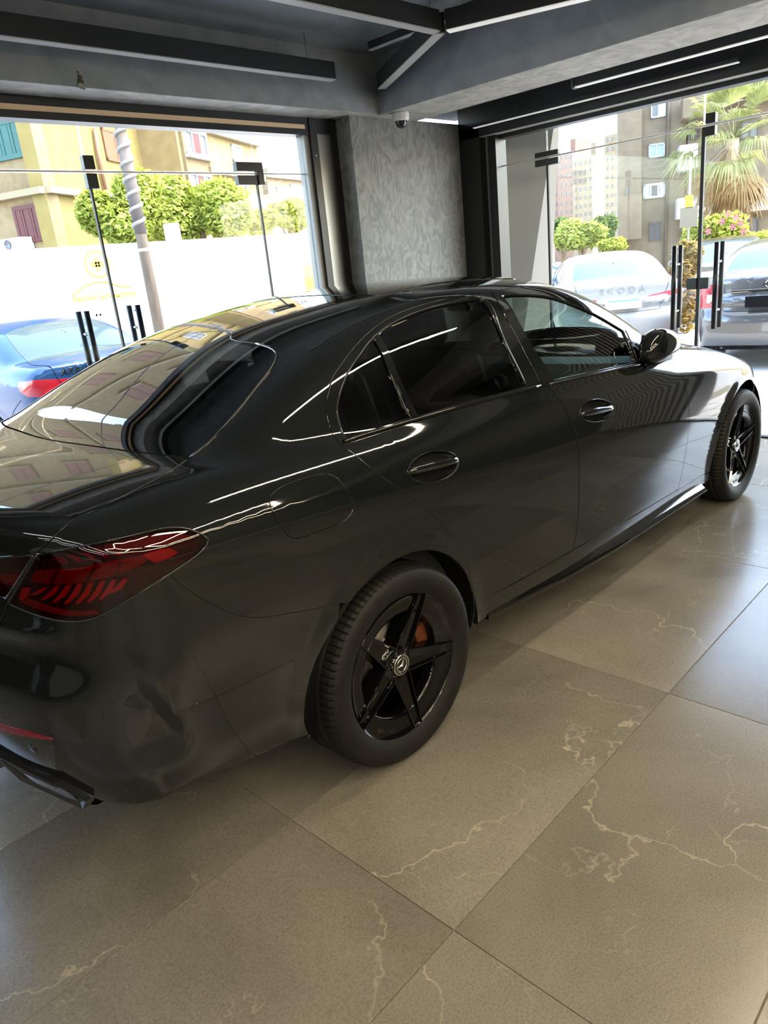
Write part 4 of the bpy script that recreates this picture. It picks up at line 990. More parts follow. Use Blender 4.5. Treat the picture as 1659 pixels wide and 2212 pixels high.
def lamp_unit(B, L, par, inner=False):
    """tail_lamp: dark housing, unlit red guides and fins behind a red lens"""
    H = lambda *p: B.hit(list(p))
    for s_ in (False, True):
        hs = link('tail_lamp', panel_mesh(B, 'tail_lamp', L, gap=.001, sp=.03, off=-.026, flange=0, mirror=s_), RED_D, par)
        rim = np.vstack([L, L[:1]]); Q = B.snap(rim[::2])-B.N(rim[::2])*.004
        f = np.array([1, -1 if s_ else 1, 1])
        k = len(L); n_ = B.N(L); vs = [tuple((p-q*.002)*f) for p, q in zip(L, n_)]+[tuple((p-q*.030)*f) for p, q in zip(L, n_)]
        m = MB(); m.add(vs, [(i, (i+1) % k, k+(i+1) % k, k+i) for i in range(k)], 0, True); m.build('lamp_wall', RED_D, hs)
        link('lamp_lens', panel_mesh(B, 'lamp_lens', L, gap=.003, sp=.03, off=0, flange=.004, mirror=s_), LENS, hs)
        offset_tube(B, np.vstack([L, L[:1]]), .0026, -.001, 'lamp_seal', GLOSSB, hs, 6, mirror=s_)
        if inner:
            bands = [(H((-20, 1248), (20, 1247), (44, 1246)), H((44, 1250), (33, 1268), (-20, 1262)), RED_M, -.016)]
        else:
            bands = [
                (H((62, 1240), (150, 1236), (230, 1222), (308, 1203)), H((322, 1212), (310, 1222), (250, 1248), (180, 1262), (110, 1266), (55, 1262)), RED_M, -.014),
                (H((312, 1201), (352, 1188), (371, 1186)), H((388, 1194), (370, 1206), (340, 1217)), RED_B, -.010),
                (H((40, 1296), (100, 1318), (160, 1330), (200, 1328)), H((206, 1333), (150, 1336), (80, 1322), (33, 1304)), RED_M, -.012),
                (H((225, 1176), (300, 1157), (360, 1146)), H((425, 1158), (330, 1180), (225, 1190)), RED_D, -.008),
                (H((36, 1276), (50, 1276)), H((40, 1300), (30, 1297)), RED_B, -.012)]
        for k_, (a, b, mt, of) in enumerate(bands):
            link('light_guide', panel_mesh(B, 'light_guide', loop(a, np.array([a[-1], b[0]]), b, np.array([b[-1], a[0]]), step=.012), gap=0, sp=.03, off=of, flange=.005, mirror=s_), mt, hs)
        if not inner:
            fins = []
            for (x0, y0, x1, y1) in ((112, 1238, 98, 1266), (198, 1230, 176, 1263), (258, 1217, 246, 1249)): fins.append([(x0, y0), (x0+5, y0), (x1+5, y1), (x1, y1)])
            for i in range(8):      # lower comb
                x = 72+i*26; y0 = 1274-i*2.2; ln = (16, 28, 36, 42, 44, 44, 40, 28)[i]
                fins.append([(x+10, y0), (x+22, y0-1.5), (x+10, y0+ln*.6), (x-12, y0+ln), (x-20, y0+ln-1), (x-2, y0+ln*.45)])
            for i in range(7):      # upper row
                x = 100+i*32; y0 = 1214-i*6.0
                fins.append([(x, y0), (x+16, y0-8), (x+30, y0+1), (x+36, y0+10), (x+28, y0+11), (x+16, y0)])
            for i, q in enumerate(fins):
                P = H(*q); P = P-B.N(P)*(.0115 if len(q) > 4 else .0135-.003); N_ = B.N(P); k = len(P)
                vs = [tuple(p*f) for p in P]+[tuple((p-n2*.008)*f) for p, n2 in zip(P, N_)]
                m = MB(); m.add(vs, [tuple(range(k)), tuple(range(2*k-1, k-1, -1))]+[(j, (j+1) % k, k+(j+1) % k, k+j) for j in range(k)], 0); m.build('lamp_fin', RED_D if len(q) == 4 else (RED_B if i < 11 else RED_M), hs)

def diffuser(B, root):
    """gloss black lower insert with the angular tail pipe frames"""
    m = MB(); ys = [-.60, -.54, -.42, -.25, 0, .25, .42, .54, .60]; rows = []
    for y in ys:
        p = B.back(y, .36); x = p[0]; zt = .37+.045*(1-min(1, abs(y)/.62)**3)
        rows.append([(x+.03, y, zt), (x+.004, y, zt-.012), (x-.004, y, .33), (x+.022, y, .272), (x+.055, y, .250), (x+.30, y, .245)])
    vs = [v for r in rows for v in r]; k = 6
    m.add(vs, [(i*k+j, i*k+j+1, (i+1)*k+j+1, (i+1)*k+j) for i in range(len(ys)-1) for j in range(k-1)], 0, False)
    d = m.build('diffuser', GLOSSB, root)
    for s_ in (-1, 1):
        # pipe frame: an open trapezoid, chrome-black
        out = [(.30, .365), (.585, .362), (.655, .318), (.60, .262), (.34, .262)]; ins = [(.325, .350), (.570, .348), (.622, .316), (.585, .278), (.355, .278)]
        m = MB(); vs = []
        for (pts, dx) in ((out, .02), (out, -.022), (ins, -.018), (ins, .05)):
            for (y, z) in pts: vs.append((B.back(-y, max(z, .30))[0]+dx+(.012 if z < .3 else 0), -s_*y if s_ > 0 else y, z))
        n = 5; m.add(vs, [(i*n+j, i*n+(j+1) % n, (i+1)*n+(j+1) % n, (i+1)*n+j) for i in range(3) for j in range(n)]+[tuple(range(3*n, 4*n))], 0)
        t = m.build('tailpipe_trim', DCHROME, d)
    for y in (-.24, -.12, 0, .12, .24):
        m = MB(); x = B.back(y, .36)[0]; m.hexa([(x+.0, y-.006, .27), (x+.25, y-.006, .25), (x+.25, y+.006, .25), (x+.0, y+.006, .27), (x-.002, y-.006, .34), (x+.25, y-.006, .33), (x+.25, y+.006, .33), (x-.002, y+.006, .34)]); m.build('diffuser_fin', GLOSSB, d)


def seat_meshes():
    m = MB(); m.bbox(-.24, .26, -.25, .25, 0, .15, .05); m.bbox(-.22, .27, -.26, -.17, .08, .19, .035); m.bbox(-.22, .27, .17, .26, .08, .19, .035); a = m.mesh('seat_cushion')
    bm = bmesh.new(); m = MB(); m.bbox(-.06, .06, -.25, .25, 0, .62, .05); m.bbox(-.02, .10, -.26, -.18, .06, .48, .035); m.bbox(-.02, .10, .18, .26, .06, .48, .035)
    b = m.mesh('seat_back'); m = MB(); m.bbox(-.045, .05, -.15, .15, 0, .20, .045); h = m.mesh('headrest')
    m = MB(); m.tube([(0, -.05, -.08), (0, -.05, .02)], .007, 8); m.tube([(0, .05, -.08), (0, .05, .02)], .007, 8); p = m.mesh('headrest_post')
    for me, mt in ((a, LEATHER), (b, LEATHER), (h, LEATHER), (p, CHROME)): me.materials.append(mt)
    return a, b, h, p
def cabin(B, root):
    S = seat_meshes()
    for x, y, z, lean in ((1.20, -.37, .46, -.32), (1.20, .37, .46, -.32), (.42, -.36, .50, -.42), (.42, .36, .50, -.42)):
        c = link('seat', S[0], None, root); c.location = (x, y, z)
        b = link('seat_back', S[1], None, c); b.location = (-.20, 0, .10); b.rotation_euler = (0, lean, 0)
        if x > 1:
            hd = link('headrest', S[2], None, c); hd.location = (-.20-.235, 0, .10+.62); hd.rotation_euler = (0, -.2, 0)
        else:
            hd = link('headrest', S[2], None, c); hd.location = (-.20-.28, 0, .10+.545); hd.rotation_euler = (0, -.2, 0); hd.scale = (.9, .9, .55)
    m = MB(); m.box(-.05, 2.3, -.74, .74, .30, .36); m.bbox(.75, 1.7, -.11, .11, .36, .66, .04); m.build('cabin_floor', INTER, root)
    m = MB()
    pr = [(1.62, .70), (1.66, .62), (1.80, .55), (2.10, .55), (2.10, .93), (1.96, .955), (1.80, .945), (1.70, .90), (1.67, .82)]
    vs = []
    for y, sx in ((-.72, .06), (-.5, .0), (0, -.03), (.5, 0), (.72, .06)):
        for (x, z) in pr: vs.append((x+sx, y, z))
    n = len(pr); m.add(vs, [(i*n+j, i*n+(j+1) % n, (i+1)*n+(j+1) % n, (i+1)*n+j) for i in range(4) for j in range(n)]+[tuple(range(n)), tuple(range(4*n, 5*n))], 0, False)
    d = m.build('dashboard', INTER, root)
    m = MB(); m.bar((1.655, -.66, .80), (1.625, .66, .80), .03, .035); m.build('dash_trim', TRIMG, d)
    for y in (-.60, -.12, .0, .12, .60):
        m = MB(); m.lathe([(.045, 0), (.045, -.02), (.036, -.025), (.034, -.012), (.012, -.012), (.001, -.016)], 24, 'x'); v = m.build('air_vent', CHROME if abs(y) > .3 else TRIMG, d); v.location = (1.665, y, .87)
    m = MB(); m.bbox(1.60, 1.63, -.14, .14, .62, .86, .01); sc = m.build('centre_screen', GLOSSB, d)
    m = MB(); m.tube([(.0, .18*math.cos(t), .18*math.sin(t)) for t in np.linspace(0, 2*PI, 33)], .016, 10, cap=False); m.bbox(-.01, .03, -.07, .07, -.05, .05, .02); m.bar((.01, -.17, 0), (.01, .17, 0), .02, .03); m.bar((.01, 0, 0), (.01, 0, -.17), .03, .02, up=(1, 0, 0))
    w = m.build('steering_wheel', INTER, root); w.location = (1.50, .37, .80); w.rotation_euler = (0, -.35, 0)
    for s_ in (-1, 1):
        for x0, x1 in ((.12, .86), (.98, 1.98)):
            m = MB(); m.add([(x, s_*y, z) for x, y, z in ((x0, .80, .40), (x1, .80, .36), (x1, .775, .90), (x0, .775, .97), (x0+.02, .755, .42), (x1-.02, .755, .38), (x1-.02, .735, .915), (x0+.02, .735, .975))], [(0, 1, 2, 3), (7, 6, 5, 4), (0, 4, 5, 1), (1, 5, 6, 2), (2, 6, 7, 3), (3, 7, 4, 0)], 0)
            c = m.build('door_card', INTER, root); m = MB(); m.bar((x0+.1, s_*.735, .75), (x1-.12, s_*.735, .74), .02, .06); m.build('armrest', TRIMG, c)
    # parcel shelf and headliner
    m = MB(); m.add([(-.50, -.60, 1.03), (-.50, .60, 1.03), (-.02, .66, 1.02), (-.02, -.66, 1.02)], [(0, 1, 2, 3)]); m.build('parcel_shelf', INTER, root)
    m = MB(); xs = [.20, .5, .9, 1.3, 1.42]; vs = []
    for x in xs:
        for y in (-.5, -.3, 0, .3, .5): p = B.top(x, y); vs.append((x, y, p[2]-.035))
    m.add(vs, [(i*5+j, i*5+j+1, (i+1)*5+j+1, (i+1)*5+j) for i in range(4) for j in range(4)], 0, True); m.build('headliner', INTER, root)
    m = MB(); m.bbox(-.015, .015, -.12, .12, -.035, .035, .012); r_ = m.build('rear_view_mirror', GLOSSB, root); r_.location = (1.58, 0, 1.27)
black_sedan()

# ------------------------------------------------------------------ outside: ground, hoarding, buildings, trees, parked cars
GZ = -.15
ASPH = noise_mat('asphalt', (.34, .33, .31), (.42, .41, .385), 6, .9, 8)
PAVEM = noise_mat('concrete_paver', (.42, .41, .39), (.55, .535, .50), 5, .85, 6, coords='Generated')
g = MB().box(-14, 70, -30, 60, GZ-.5, GZ-.02).build('street', ASPH); tag(g, 'street and forecourt ground outside the showroom', 'street', kind='structure')
# kerb paving just outside the right doors: single pavers near the door, seen over the threshold
pv = MB().box(XR_+.06, XR_+2.9, -2.6, 3.4, GZ-.05, GZ-.012).build('pavement', GROUT); tag(pv, 'paved strip outside the right glass doors', 'pavement', kind='structure')
pm = MB().bbox(0, .292, 0, .142, -.05, 0, .004).mesh('paver'); pm.materials.append(PAVEM)
for i in range(9):
    for j in range(20):
        o = link('paver', pm, None, pv); o.location = (XR_+.09+i*.30, -2.3+j*.15+(.0), GZ)
lp = MB().box(XR_+2.95, 30, 3.5, 9.5, GZ-.05, GZ-.01).build('forecourt', ASPH); tag(lp, 'pale forecourt between the parked cars', 'pavement', kind='structure')

HOARD = noise_mat('hoarding_white', (.48, .485, .48), (.52, .52, .515), 1.5, .6, 3)
GOLD = mat('gold_print', (.25, .16, .015), .6); GREYP = mat('grey_print', (.13, .14, .13), .6); ORNG = mat('orange_print', (0.230, 0.113, 0.022), .6); YEL = mat('amber_print', (0.270, 0.186, 0.048), .6)
HY = 11.0
hr = empty('hoarding', (6, HY, GZ), 0, 'long white site hoarding across the street with gold car logo', 'hoarding')
hz = float(at(330, 522, y=HY)[2])
xs = [-6+i*2.42 for i in range(10)]
for i in range(9):
    m = MB(); m.box(xs[i]-6+.006, xs[i+1]-6-.006, 0, .06, 0, hz-GZ); m.build('hoarding_panel', HOARD, hr)
def on_hoard(px, py): p = at(px, py, y=HY-.004); return p-np.array([6, HY, GZ])
c = on_hoard(210, 571); R = abs(on_hoard(237, 571)[0]-c[0])
m = MB(); m.lathe([(R*.90, -.004), (R*1.02, -.004)], 40, 'y', tuple(c)); m.lathe([(R*.80, -.004), (R*.86, -.004)], 40, 'y', tuple(c)); m.build('logo_ring', GOLD, hr)
for k, (a, b) in enumerate((((-.55, .1), (.55, .1)), ((-.55, -.1), (.55, -.1)), ((-.1, -.5), (-.1, .5)), ((.12, -.45), (.12, .45)))):
    m = MB(); m.bar((c[0]+a[0]*R, c[1]-.005, c[2]+a[1]*R), (c[0]+b[0]*R, c[1]-.005, c[2]+b[1]*R), R*.16, .004, up=(0, 1, 0)); m.build('logo_bar', GOLD, hr)
arc = [on_hoard(*p) for p in ((157, 640), (172, 625), (190, 615), (212, 609), (235, 611), (258, 618), (282, 619))]
MB().tube([tuple(p) for p in crom(arc, .05)], .016, 6).build('logo_arc', GOLD, hr)
def hoard_text(txt, px0, px1, py0, py1, mt, name):
    a = on_hoard(px0, py0); b = on_hoard(px1, py1); W = b[0]-a[0]; me = text_mesh(txt, .2, .002, bold=.011)
    xsv = [v.co.x for v in me.vertices]
    if not xsv: return
    w0 = max(xsv)-min(xsv); cxm = (max(xsv)+min(xsv))/2; s = W/w0
    for v in me.vertices: v.co = Vector(((v.co.x-cxm)*s, v.co.y*s, v.co.z))
    o = link(name, me, mt, hr); cc = (a+b)/2; place_axes(o, cc, (1, 0, 0), (0, 0, 1), (0, -1, 0))
hoard_text('BEDAWY AUTOMOTIVE', 158, 293, 650, 634, GOLD, 'gold_lettering')
hoard_text('\uFE8D\uFEFC\uFEEB\uFE8D \u0020\uFE8E\uFE92\uFEBF\uFE8D\uFEED \u0020\uFEDA\uFE8E\uFECC\uFEE3'[::1], 146, 314, 679, 663, GREYP, 'arabic_lettering')
for (x0, y0, x1, y1, mt) in ((655, 572, 684, 600, YEL), (657, 600, 688, 627, ORNG)):
    p = [on_hoard(*q) for q in ((x0, y0), (x1, y0), (x1+3, y1), (x0+4, y1))]; m = MB(); m.add([tuple(v) for v in p], [(0, 1, 2, 3)]); m.build('orange_print', mt, hr)

# ---- facades: a vertical plane through two ground points; image points are put on it
class Facade:
    def __init__(s, P0, P1):
        s.P0 = np.array([P0[0], P0[1], 0.]); s.P1 = np.array([P1[0], P1[1], 0.]); d = s.P1-s.P0; s.L = np.linalg.norm(d); s.d = d/s.L
        s.n = np.array([s.d[1], -s.d[0], 0.])
        if np.dot(s.n, CAM-s.P0) < 0: s.n = -s.n
    def px(s, x, y):
        r = ray(x, y); t = np.dot(s.P0-CAM, s.n)/np.dot(r, s.n); p = CAM+t*r; return np.dot(p-s.P0, s.d), p[2]
    def pt(s, u, z, o=0.0): p = s.P0+s.d*u+s.n*o; return (p[0], p[1], z)
    def slab(s, m, u0, u1, z0, z1, o0, o1, mi=0):
        return m.hexa([s.pt(u0, z0, o0), s.pt(u1, z0, o0), s.pt(u1, z0, o1), s.pt(u0, z0, o1), s.pt(u0, z1, o0), s.pt(u1, z1, o0), s.pt(u1, z1, o1), s.pt(u0, z1, o1)], mi)
    def rect(s, x0, y0, x1, y1):
        """image box -> (u0,u1,z0,z1)"""
        a = s.px(x0, (y0+y1)/2); b = s.px(x1, (y0+y1)/2); c_ = s.px((x0+x1)/2, y0); d_ = s.px((x0+x1)/2, y1)
        return a[0], b[0], d_[1], c_[1]
def window(F, box, root, frame, pane, shutters=None, mull=2, sill=None, uz=None, ob=0.0):
    u0, u1, z0, z1 = uz or F.rect(*box); fw = min(.07, (u1-u0)*.1); m = MB()
    F.slab(m, u0, u1, z0, z0+fw, ob, ob+.05); F.slab(m, u0, u1, z1-fw, z1, ob, ob+.05); F.slab(m, u0, u0+fw, z0, z1, ob, ob+.05); F.slab(m, u1-fw, u1, z0, z1, ob, ob+.05)
    for k in range(1, mull): u = u0+(u1-u0)*k/mull; F.slab(m, u-fw*.4, u+fw*.4, z0, z1, ob, ob+.045)
    w = m.build('window', frame, root)
    m = MB(); F.slab(m, u0+fw*.5, u1-fw*.5, z0+fw*.5, z1-fw*.5, ob-.02, ob+.012); m.build('pane', pane, w)
    if shutters:
        n = 8
        for k in range(mull):
            ua, ub = u0+(u1-u0)*k/mull+fw*.6, u0+(u1-u0)*(k+1)/mull-fw*.6
            if shutters[k % len(shutters)] is None: continue
            m = MB(); F.slab(m, ua, ub, z0+fw, z1-fw, ob+.02, ob+.04); m.build('shutter', shutters[k % len(shutters)], w)
    if sill:
        m = MB(); F.slab(m, u0-.06, u1+.06, z0-.08, z0, ob, ob+.14); m.build('sill', sill, w)
    return w
YELW = noise_mat('yellow_render', (0.186, 0.139, 0.043), (0.210, 0.161, 0.056), 3, .9, 6); BRN_SHADEW = noise_mat('brown_and_shade_render', (0.178, 0.124, 0.062), (0.218, 0.158, 0.084), 4, .9, 6); OCHW = noise_mat('ochre_render', (0.231, 0.165, 0.071), (0.272, 0.203, 0.095), 3, .9, 6)
TEAL = mat('teal_shutter', (0.019, 0.081, 0.069), .6); REDS = mat('red_shutter', (0.075, 0.013, 0.011), .6); BRS = mat('brown_shutter', (0.162, 0.072, 0.036), .6); WHF = mat('white_window_frame', (0.360, 0.355, 0.336), .5); DPN = mat('dark_pane', (.10, .10, .11), .12); BPN = mat('blue_pane', (.22, .30, .38), .15)
STONE = mat('ledge_stone', (0.240, 0.192, 0.115), .8)
# building A: corner block behind the hoarding
CY = 15.5; zl = float(at(96, 407, y=CY)[2]); CA = at(96, 407, y=CY); PA = at(205, 421, z=zl); PL = at(0, 425, z=zl)
dR = (PA-CA)[:2]; dR /= np.linalg.norm(dR); dL = (PL-CA)[:2]; dL /= np.linalg.norm(dL)
FR = Facade(CA[:2], CA[:2]+dR*9.0); FL = Facade(CA[:2], CA[:2]+dL*7.0)
rA = empty('apartment_block', (float(CA[0]), float(CA[1]), GZ), 0, 'yellow rendered corner apartment block with teal and red shutters', 'building')
def W2L(root):
    inv = Matrix.Translation(-Vector(root.location))
    for ch in root.children:
        if not ch.get('_loc'): ch.data.transform(inv); ch['_loc'] = 1
        for c2 in ch.children:
            if not c2.get('_loc'): c2.data.transform(inv); c2['_loc'] = 1
zT = 13.0; uE = FR.px(384, 300)[0]
m = MB(); FR.slab(m, 0, uE, GZ, zT, -.35, 0); m.build('wall', YELW, rA)
m = MB(); FL.slab(m, 0, 7, GZ, zT, -.35, -.002); m.build('wall', BRN_SHADEW, rA)  # left face of the yellow block: its shade painted in as brown
m = MB(); FR.slab(m, 0, uE, zl-.10, zl+.04, 0, .16); m.build('ledge', STONE, rA)
m = MB(); FL.slab(m, 0, 7, zl-.10, zl+.04, 0, .16); m.build('ledge', STONE, rA)
u1 = FR.px(390, 285)[1]; m = MB(); FR.slab(m, FR.px(345, 262)[0], uE, u1-.05, u1+.08, 0, .15); m.build('ledge', STONE, rA)
window(FL, (-18, 268, 52, 336), rA, TEAL, TEAL, (TEAL, TEAL), 3)
window(FL, (36, 450, 95, 516), rA, REDS, REDS, (REDS, REDS), 3)
window(FR, (224, 284, 272, 350), rA, BRS, BRS, (BRS, BRS), 2)
zq = FR.px(205, 278); m = MB(); m.tube([FR.pt(FR.px(203, 300)[0], FR.px(203, 278)[1], .08), FR.pt(FR.px(205, 330)[0], FR.px(205, 330)[1], .08), FR.pt(FR.px(222, 410)[0], FR.px(222, 410)[1], .08)], .05, 8); m.build('drain_pipe', mat('rust_pipe', (.20, .10, .06), .8), rA)
u0, u1_, z0, z1 = FL.rect(20, 515, 75, 542); m = MB(); FL.slab(m, u0, u1_, z0, z1, .02, .38); ac = m.build('air_conditioner', mat('ac_white', (.72, .70, .64), .5), rA)
p = FL.pt((u0+u1_)/2, (z0+z1)/2, .39); m = MB(); m.lathe([(.001, 0), (abs(z1-z0)*.38, 0), (abs(z1-z0)*.40, .02)], 18, 'y'); fo = m.mesh('fan'); fo.transform(Matrix.Translation(p) @ Matrix.Rotation(math.atan2(FL.n[1], FL.n[0])-PI/2, 4, 'Z')); fo.materials.append(DPN); link('fan', fo, None, ac)
for r_ in range(2):
    zz = 7.1+r_*2.9
    m = MB(); FR.slab(m, 0, uE, zz-1.0, zz-.85, 0, .16); m.build('ledge', STONE, rA); m = MB(); FL.slab(m, 0, 7, zz-1.0, zz-.85, 0, .16); m.build('ledge', STONE, rA)
    for c_ in range(3):
        window(FR, None, rA, WHF, DPN, None, 2, STONE, uz=(uE*(.12+c_*.3), uE*(.12+c_*.3)+1.1, zz, zz+1.3))
        if c_ < 2: window(FL, None, rA, BRS, BRS, (BRS,), 2, STONE, uz=(1.2+c_*2.6, 2.3+c_*2.6, zz, zz+1.3))
W2L(rA)
# building B: ochre block with a window bay, right of A
zb = float(at(455, 373, y=18)[2]); B0 = at(440, 371, z=zb); B1 = at(520, 385, z=zb); dB = (B1-B0)[:2]; dB /= np.linalg.norm(dB)
FB = Facade(B0[:2]-dB*1.2, B0[:2]+dB*12); rB = empty('apartment_block', (float(B0[0]), float(B0[1]), GZ), 0, 'ochre apartment block with a white window bay behind the green tree', 'building')
ue = FB.px(566, 400)[0]
m = MB(); FB.slab(m, FB.px(388, 340)[0], ue, GZ, 12.0, -1.2, 0); m.build('wall', OCHW, rB)
m = MB(); FB.slab(m, FB.px(392, 330)[0], FB.px(446, 330)[0], GZ, 11.9, 0, .10); m.build('bay_wall', BRN_SHADEW, rB)
for (x0, y0, x1, y1) in ((392, 286, 439, 338), (402, 376, 448, 410)): window(FB, (x0, y0, x1, y1), rB, WHF, DPN, (None, REDS, None), 3, WHF, ob=.10)
window(FB, (500, 314, 521, 350), rB, WHF, WHF, None, 1); window(FB, (508, 392, 533, 428), rB, WHF, DPN, (WHF, None), 2)
for y in (373, 291):
    uu, zz = FB.px(470, y); m = MB(); FB.slab(m, FB.px(446, y)[0], ue, zz-.06, zz+.10, 0, .18); m.build('ledge', STONE, rB)
for r_ in range(2):
    for c_ in range(3): window(FB, None, rB, WHF, DPN, None, 2, STONE, uz=(1.2+c_*2.0, 2.2+c_*2.0, 7.4+r_*2.3, 8.6+r_*2.3))
uu, zz = FB.px(540, 455); m = MB(); FB.slab(m, FB.px(520, 455)[0], ue+.4, zz-.2, zz+.25, 0, .9); m.build('balcony', WHF, rB)
W2L(rB)
# building C: low block between B and the frame
FC = Facade(at(560, 430, y=24)[:2], at(680, 420, y=25.5)[:2]); rC = empty('low_building', FC.pt(0, GZ), 0, 'low tan building with two blue windows beside the frame', 'building')
zt = FC.px(620, 388)[1]; m = MB(); FC.slab(m, FC.px(578, 400)[0], FC.px(760, 400)[0], GZ, zt, -3, 0); m.build('wall', noise_mat('tan_render', (0.192, 0.139, 0.086), (0.230, 0.173, 0.110), 4, .9), rC)
m = MB(); FC.slab(m, FC.px(576, 400)[0], FC.px(762, 400)[0], zt, zt+.35, -3.1, .15); m.build('parapet', STONE, rC)
for b_ in ((598, 405, 618, 427), (628, 400, 650, 424)): window(FC, b_, rC, WHF, BPN, None, 1, WHF)
W2L(rC)

# ---- utility pole with spiral wrap
pp = at(340, 690, y=8.0); rp = empty('utility_pole', (float(pp[0]), 8.0, GZ), 0, 'wooden utility pole with a striped spiral wrap near the hoarding', 'pole')
WOOD = noise_mat('pole_wood', (0.108, 0.079, 0.058), (0.151, 0.119, 0.090), 4, .85, 6, stretch=(6, 6, .6)); m = MB(); m.tube([(0, 0, 0), (0, 0, 6.2)], [.085, .072], 16); m.build('pole_shaft', WOOD, rp)
zA, zB = 2.42, 6.0; sp_ = []
for k in range(16*18+1): t = k/16; sp_.append((.088*math.cos(2*PI*t), .088*math.sin(2*PI*t), zA+(zB-zA)*t/18))
MB().tube(sp_, .026, 6).build('spiral_wrap', mat('rope_grey', (0.205, 0.191, 0.182), .8), rp)
MB().lathe([(.078, 2.40), (.086, 2.40), (.086, 3.65), (.078, 3.65)], 16, 'z').build('wrap_sleeve', mat('sleeve_dark', (0.096, 0.078, 0.072), .9), rp)
MB().lathe([(.080, 2.16), (.088, 2.16), (.088, 2.20), (.080, 2.20)], 16, 'z').build('pole_band', mat('band_white', (.7, .7, .68), .5), rp)
bx = at(370, 497, y=HY+.7); tag(MB().bbox(float(bx[0])-.12, float(bx[0])+.12, HY+.55, HY+.80, GZ, float(bx[2])+.12, .02).build('meter_post', HOARD), 'small white post rising behind the hoarding before the tree', 'post')

# ---- foliage
def leaf_mat(name, c1, c2):
    m = noise_mat(name, c1, c2, 2.5, .55, 4, coords='Object'); n, l, b = nodes(m)
    tr = n.new('ShaderNodeBsdfTranslucent'); mx = n.new('ShaderNodeMixShader'); mx.inputs[0].default_value = .45; cr = [q for q in n if q.type == 'VALTORGB'][0]; out = [q for q in n if q.type == 'OUTPUT_MATERIAL'][0]
    l.new(cr.outputs[0], tr.inputs[0]); l.new(b.outputs[0], mx.inputs[1]); l.new(tr.outputs[0], mx.inputs[2]); l.new(mx.outputs[0], out.inputs[0])
    return m
LF1 = leaf_mat('leaf_bright', (0.196, 0.247, 0.028), (0.379, 0.413, 0.086)); LF2 = leaf_mat('leaf_yellow', (0.252, 0.288, 0.030), (0.396, 0.408, 0.072)); LF3 = leaf_mat('leaf_deep', (0.050, 0.110, 0.025), (0.130, 0.200, 0.040)); LF4 = leaf_mat('leaf_rust', (0.209, 0.121, 0.033), (0.303, 0.220, 0.066)); BARK = noise_mat('bark', (.16, .11, .07), (.26, .19, .13), 8, .9, 6, stretch=(4, 4, 1))
def tree(name, c, rx, ry, rz, label, lm, n=2600, ls=.075, blobs=10, group=None, cat='tree', trunk=True):
    c = Vector([float(v) for v in c]); r = empty(name, (c.x, c.y, GZ), 0, label, cat, group); rnd = random.Random(hash(label) % 9999 if False else len(label)*17+int(c.x*10))
    bl = []
    for k in range(blobs):
        t = rnd.random()*2*PI; e = rnd.uniform(-.6, 1); q = rnd.uniform(.25, .62); bl.append((Vector((rx*q*math.cos(t), ry*q*math.sin(t), rz*e*.55)), rnd.uniform(.38, .58)))
    m = MB(); h = c.z-GZ
    for i in range(n):
        o, s = bl[i % blobs]; u = Vector((rnd.gauss(0, 1), rnd.gauss(0, 1), rnd.gauss(0, 1))).normalized(); k = rnd.uniform(.72, 1.05)
        p = o+Vector((u.x*rx*s*k, u.y*ry*s*k, u.z*rz*s*k)); p.z = max(p.z, -h+.05)
        if not trunk and i % 7 == 0: p.z = rnd.uniform(-h, p.z); p.x *= .8; p.y *= .8
        a = Vector((rnd.gauss(0, 1), rnd.gauss(0, 1), rnd.gauss(0, .6))).normalized(); b = a.cross(u+Vector((.01, .3, .2))).normalized(); L = ls*rnd.uniform(.6, 1.3)
        p.z += h; m.add([p-a*L, p+b*L*.45, p+a*L, p-b*L*.45], [(0, 1, 2, 3)])
    f = m.build('foliage', lm, r, fixn=False); f['kind'] = 'stuff'
    for k, (o, s) in enumerate(bl):
        pass
    if trunk:
        m = MB(); m.tube([(0, 0, 0), (.05, 0, h*.5), (0, .05, h)], [.10, .08, .04], 8)
        for o, s in bl[:5]: m.tube([(0, 0, h*.55), tuple(Vector((0, 0, h))*.8+o*.5), (o.x, o.y, o.z+h)], [.05, .035, .015], 6)
        m.build('trunk', BARK, r)
    return r
def px_tree(name, x, y, Y, wpx, hpx, label, lm, **k):
    p = at(x, y, y=Y); d = float(np.dot(p-CAM, CF)); return tree(name, p, wpx/2*d/FPX*1.15, wpx/2*d/FPX*.8, hpx/2*d/FPX*1.2, label, lm, **k)
px_tree('leafy_tree', 270, 470, 12.8, 165, 150, 'bright green tree left of the utility pole behind the hoarding', LF1, n=12000)
px_tree('leafy_tree', 432, 464, 13.4, 225, 150, 'wide bright green tree right of the utility pole behind the hoarding', LF1, n=16000)
px_tree('leafy_tree', 345, 445, 14.6, 80, 100, 'narrow bright green tree just behind the utility pole', LF1, n=6500)
px_tree('leafy_shrub', 560, 478, 14.5, 90, 40, 'low yellow-green shrub over the hoarding below the ochre block', LF2, n=3500, trunk=False, cat='shrub')
px_tree('leafy_tree', 625, 470, 16.0, 90, 70, 'small yellow-green tree below the low tan building', LF2, n=5200)

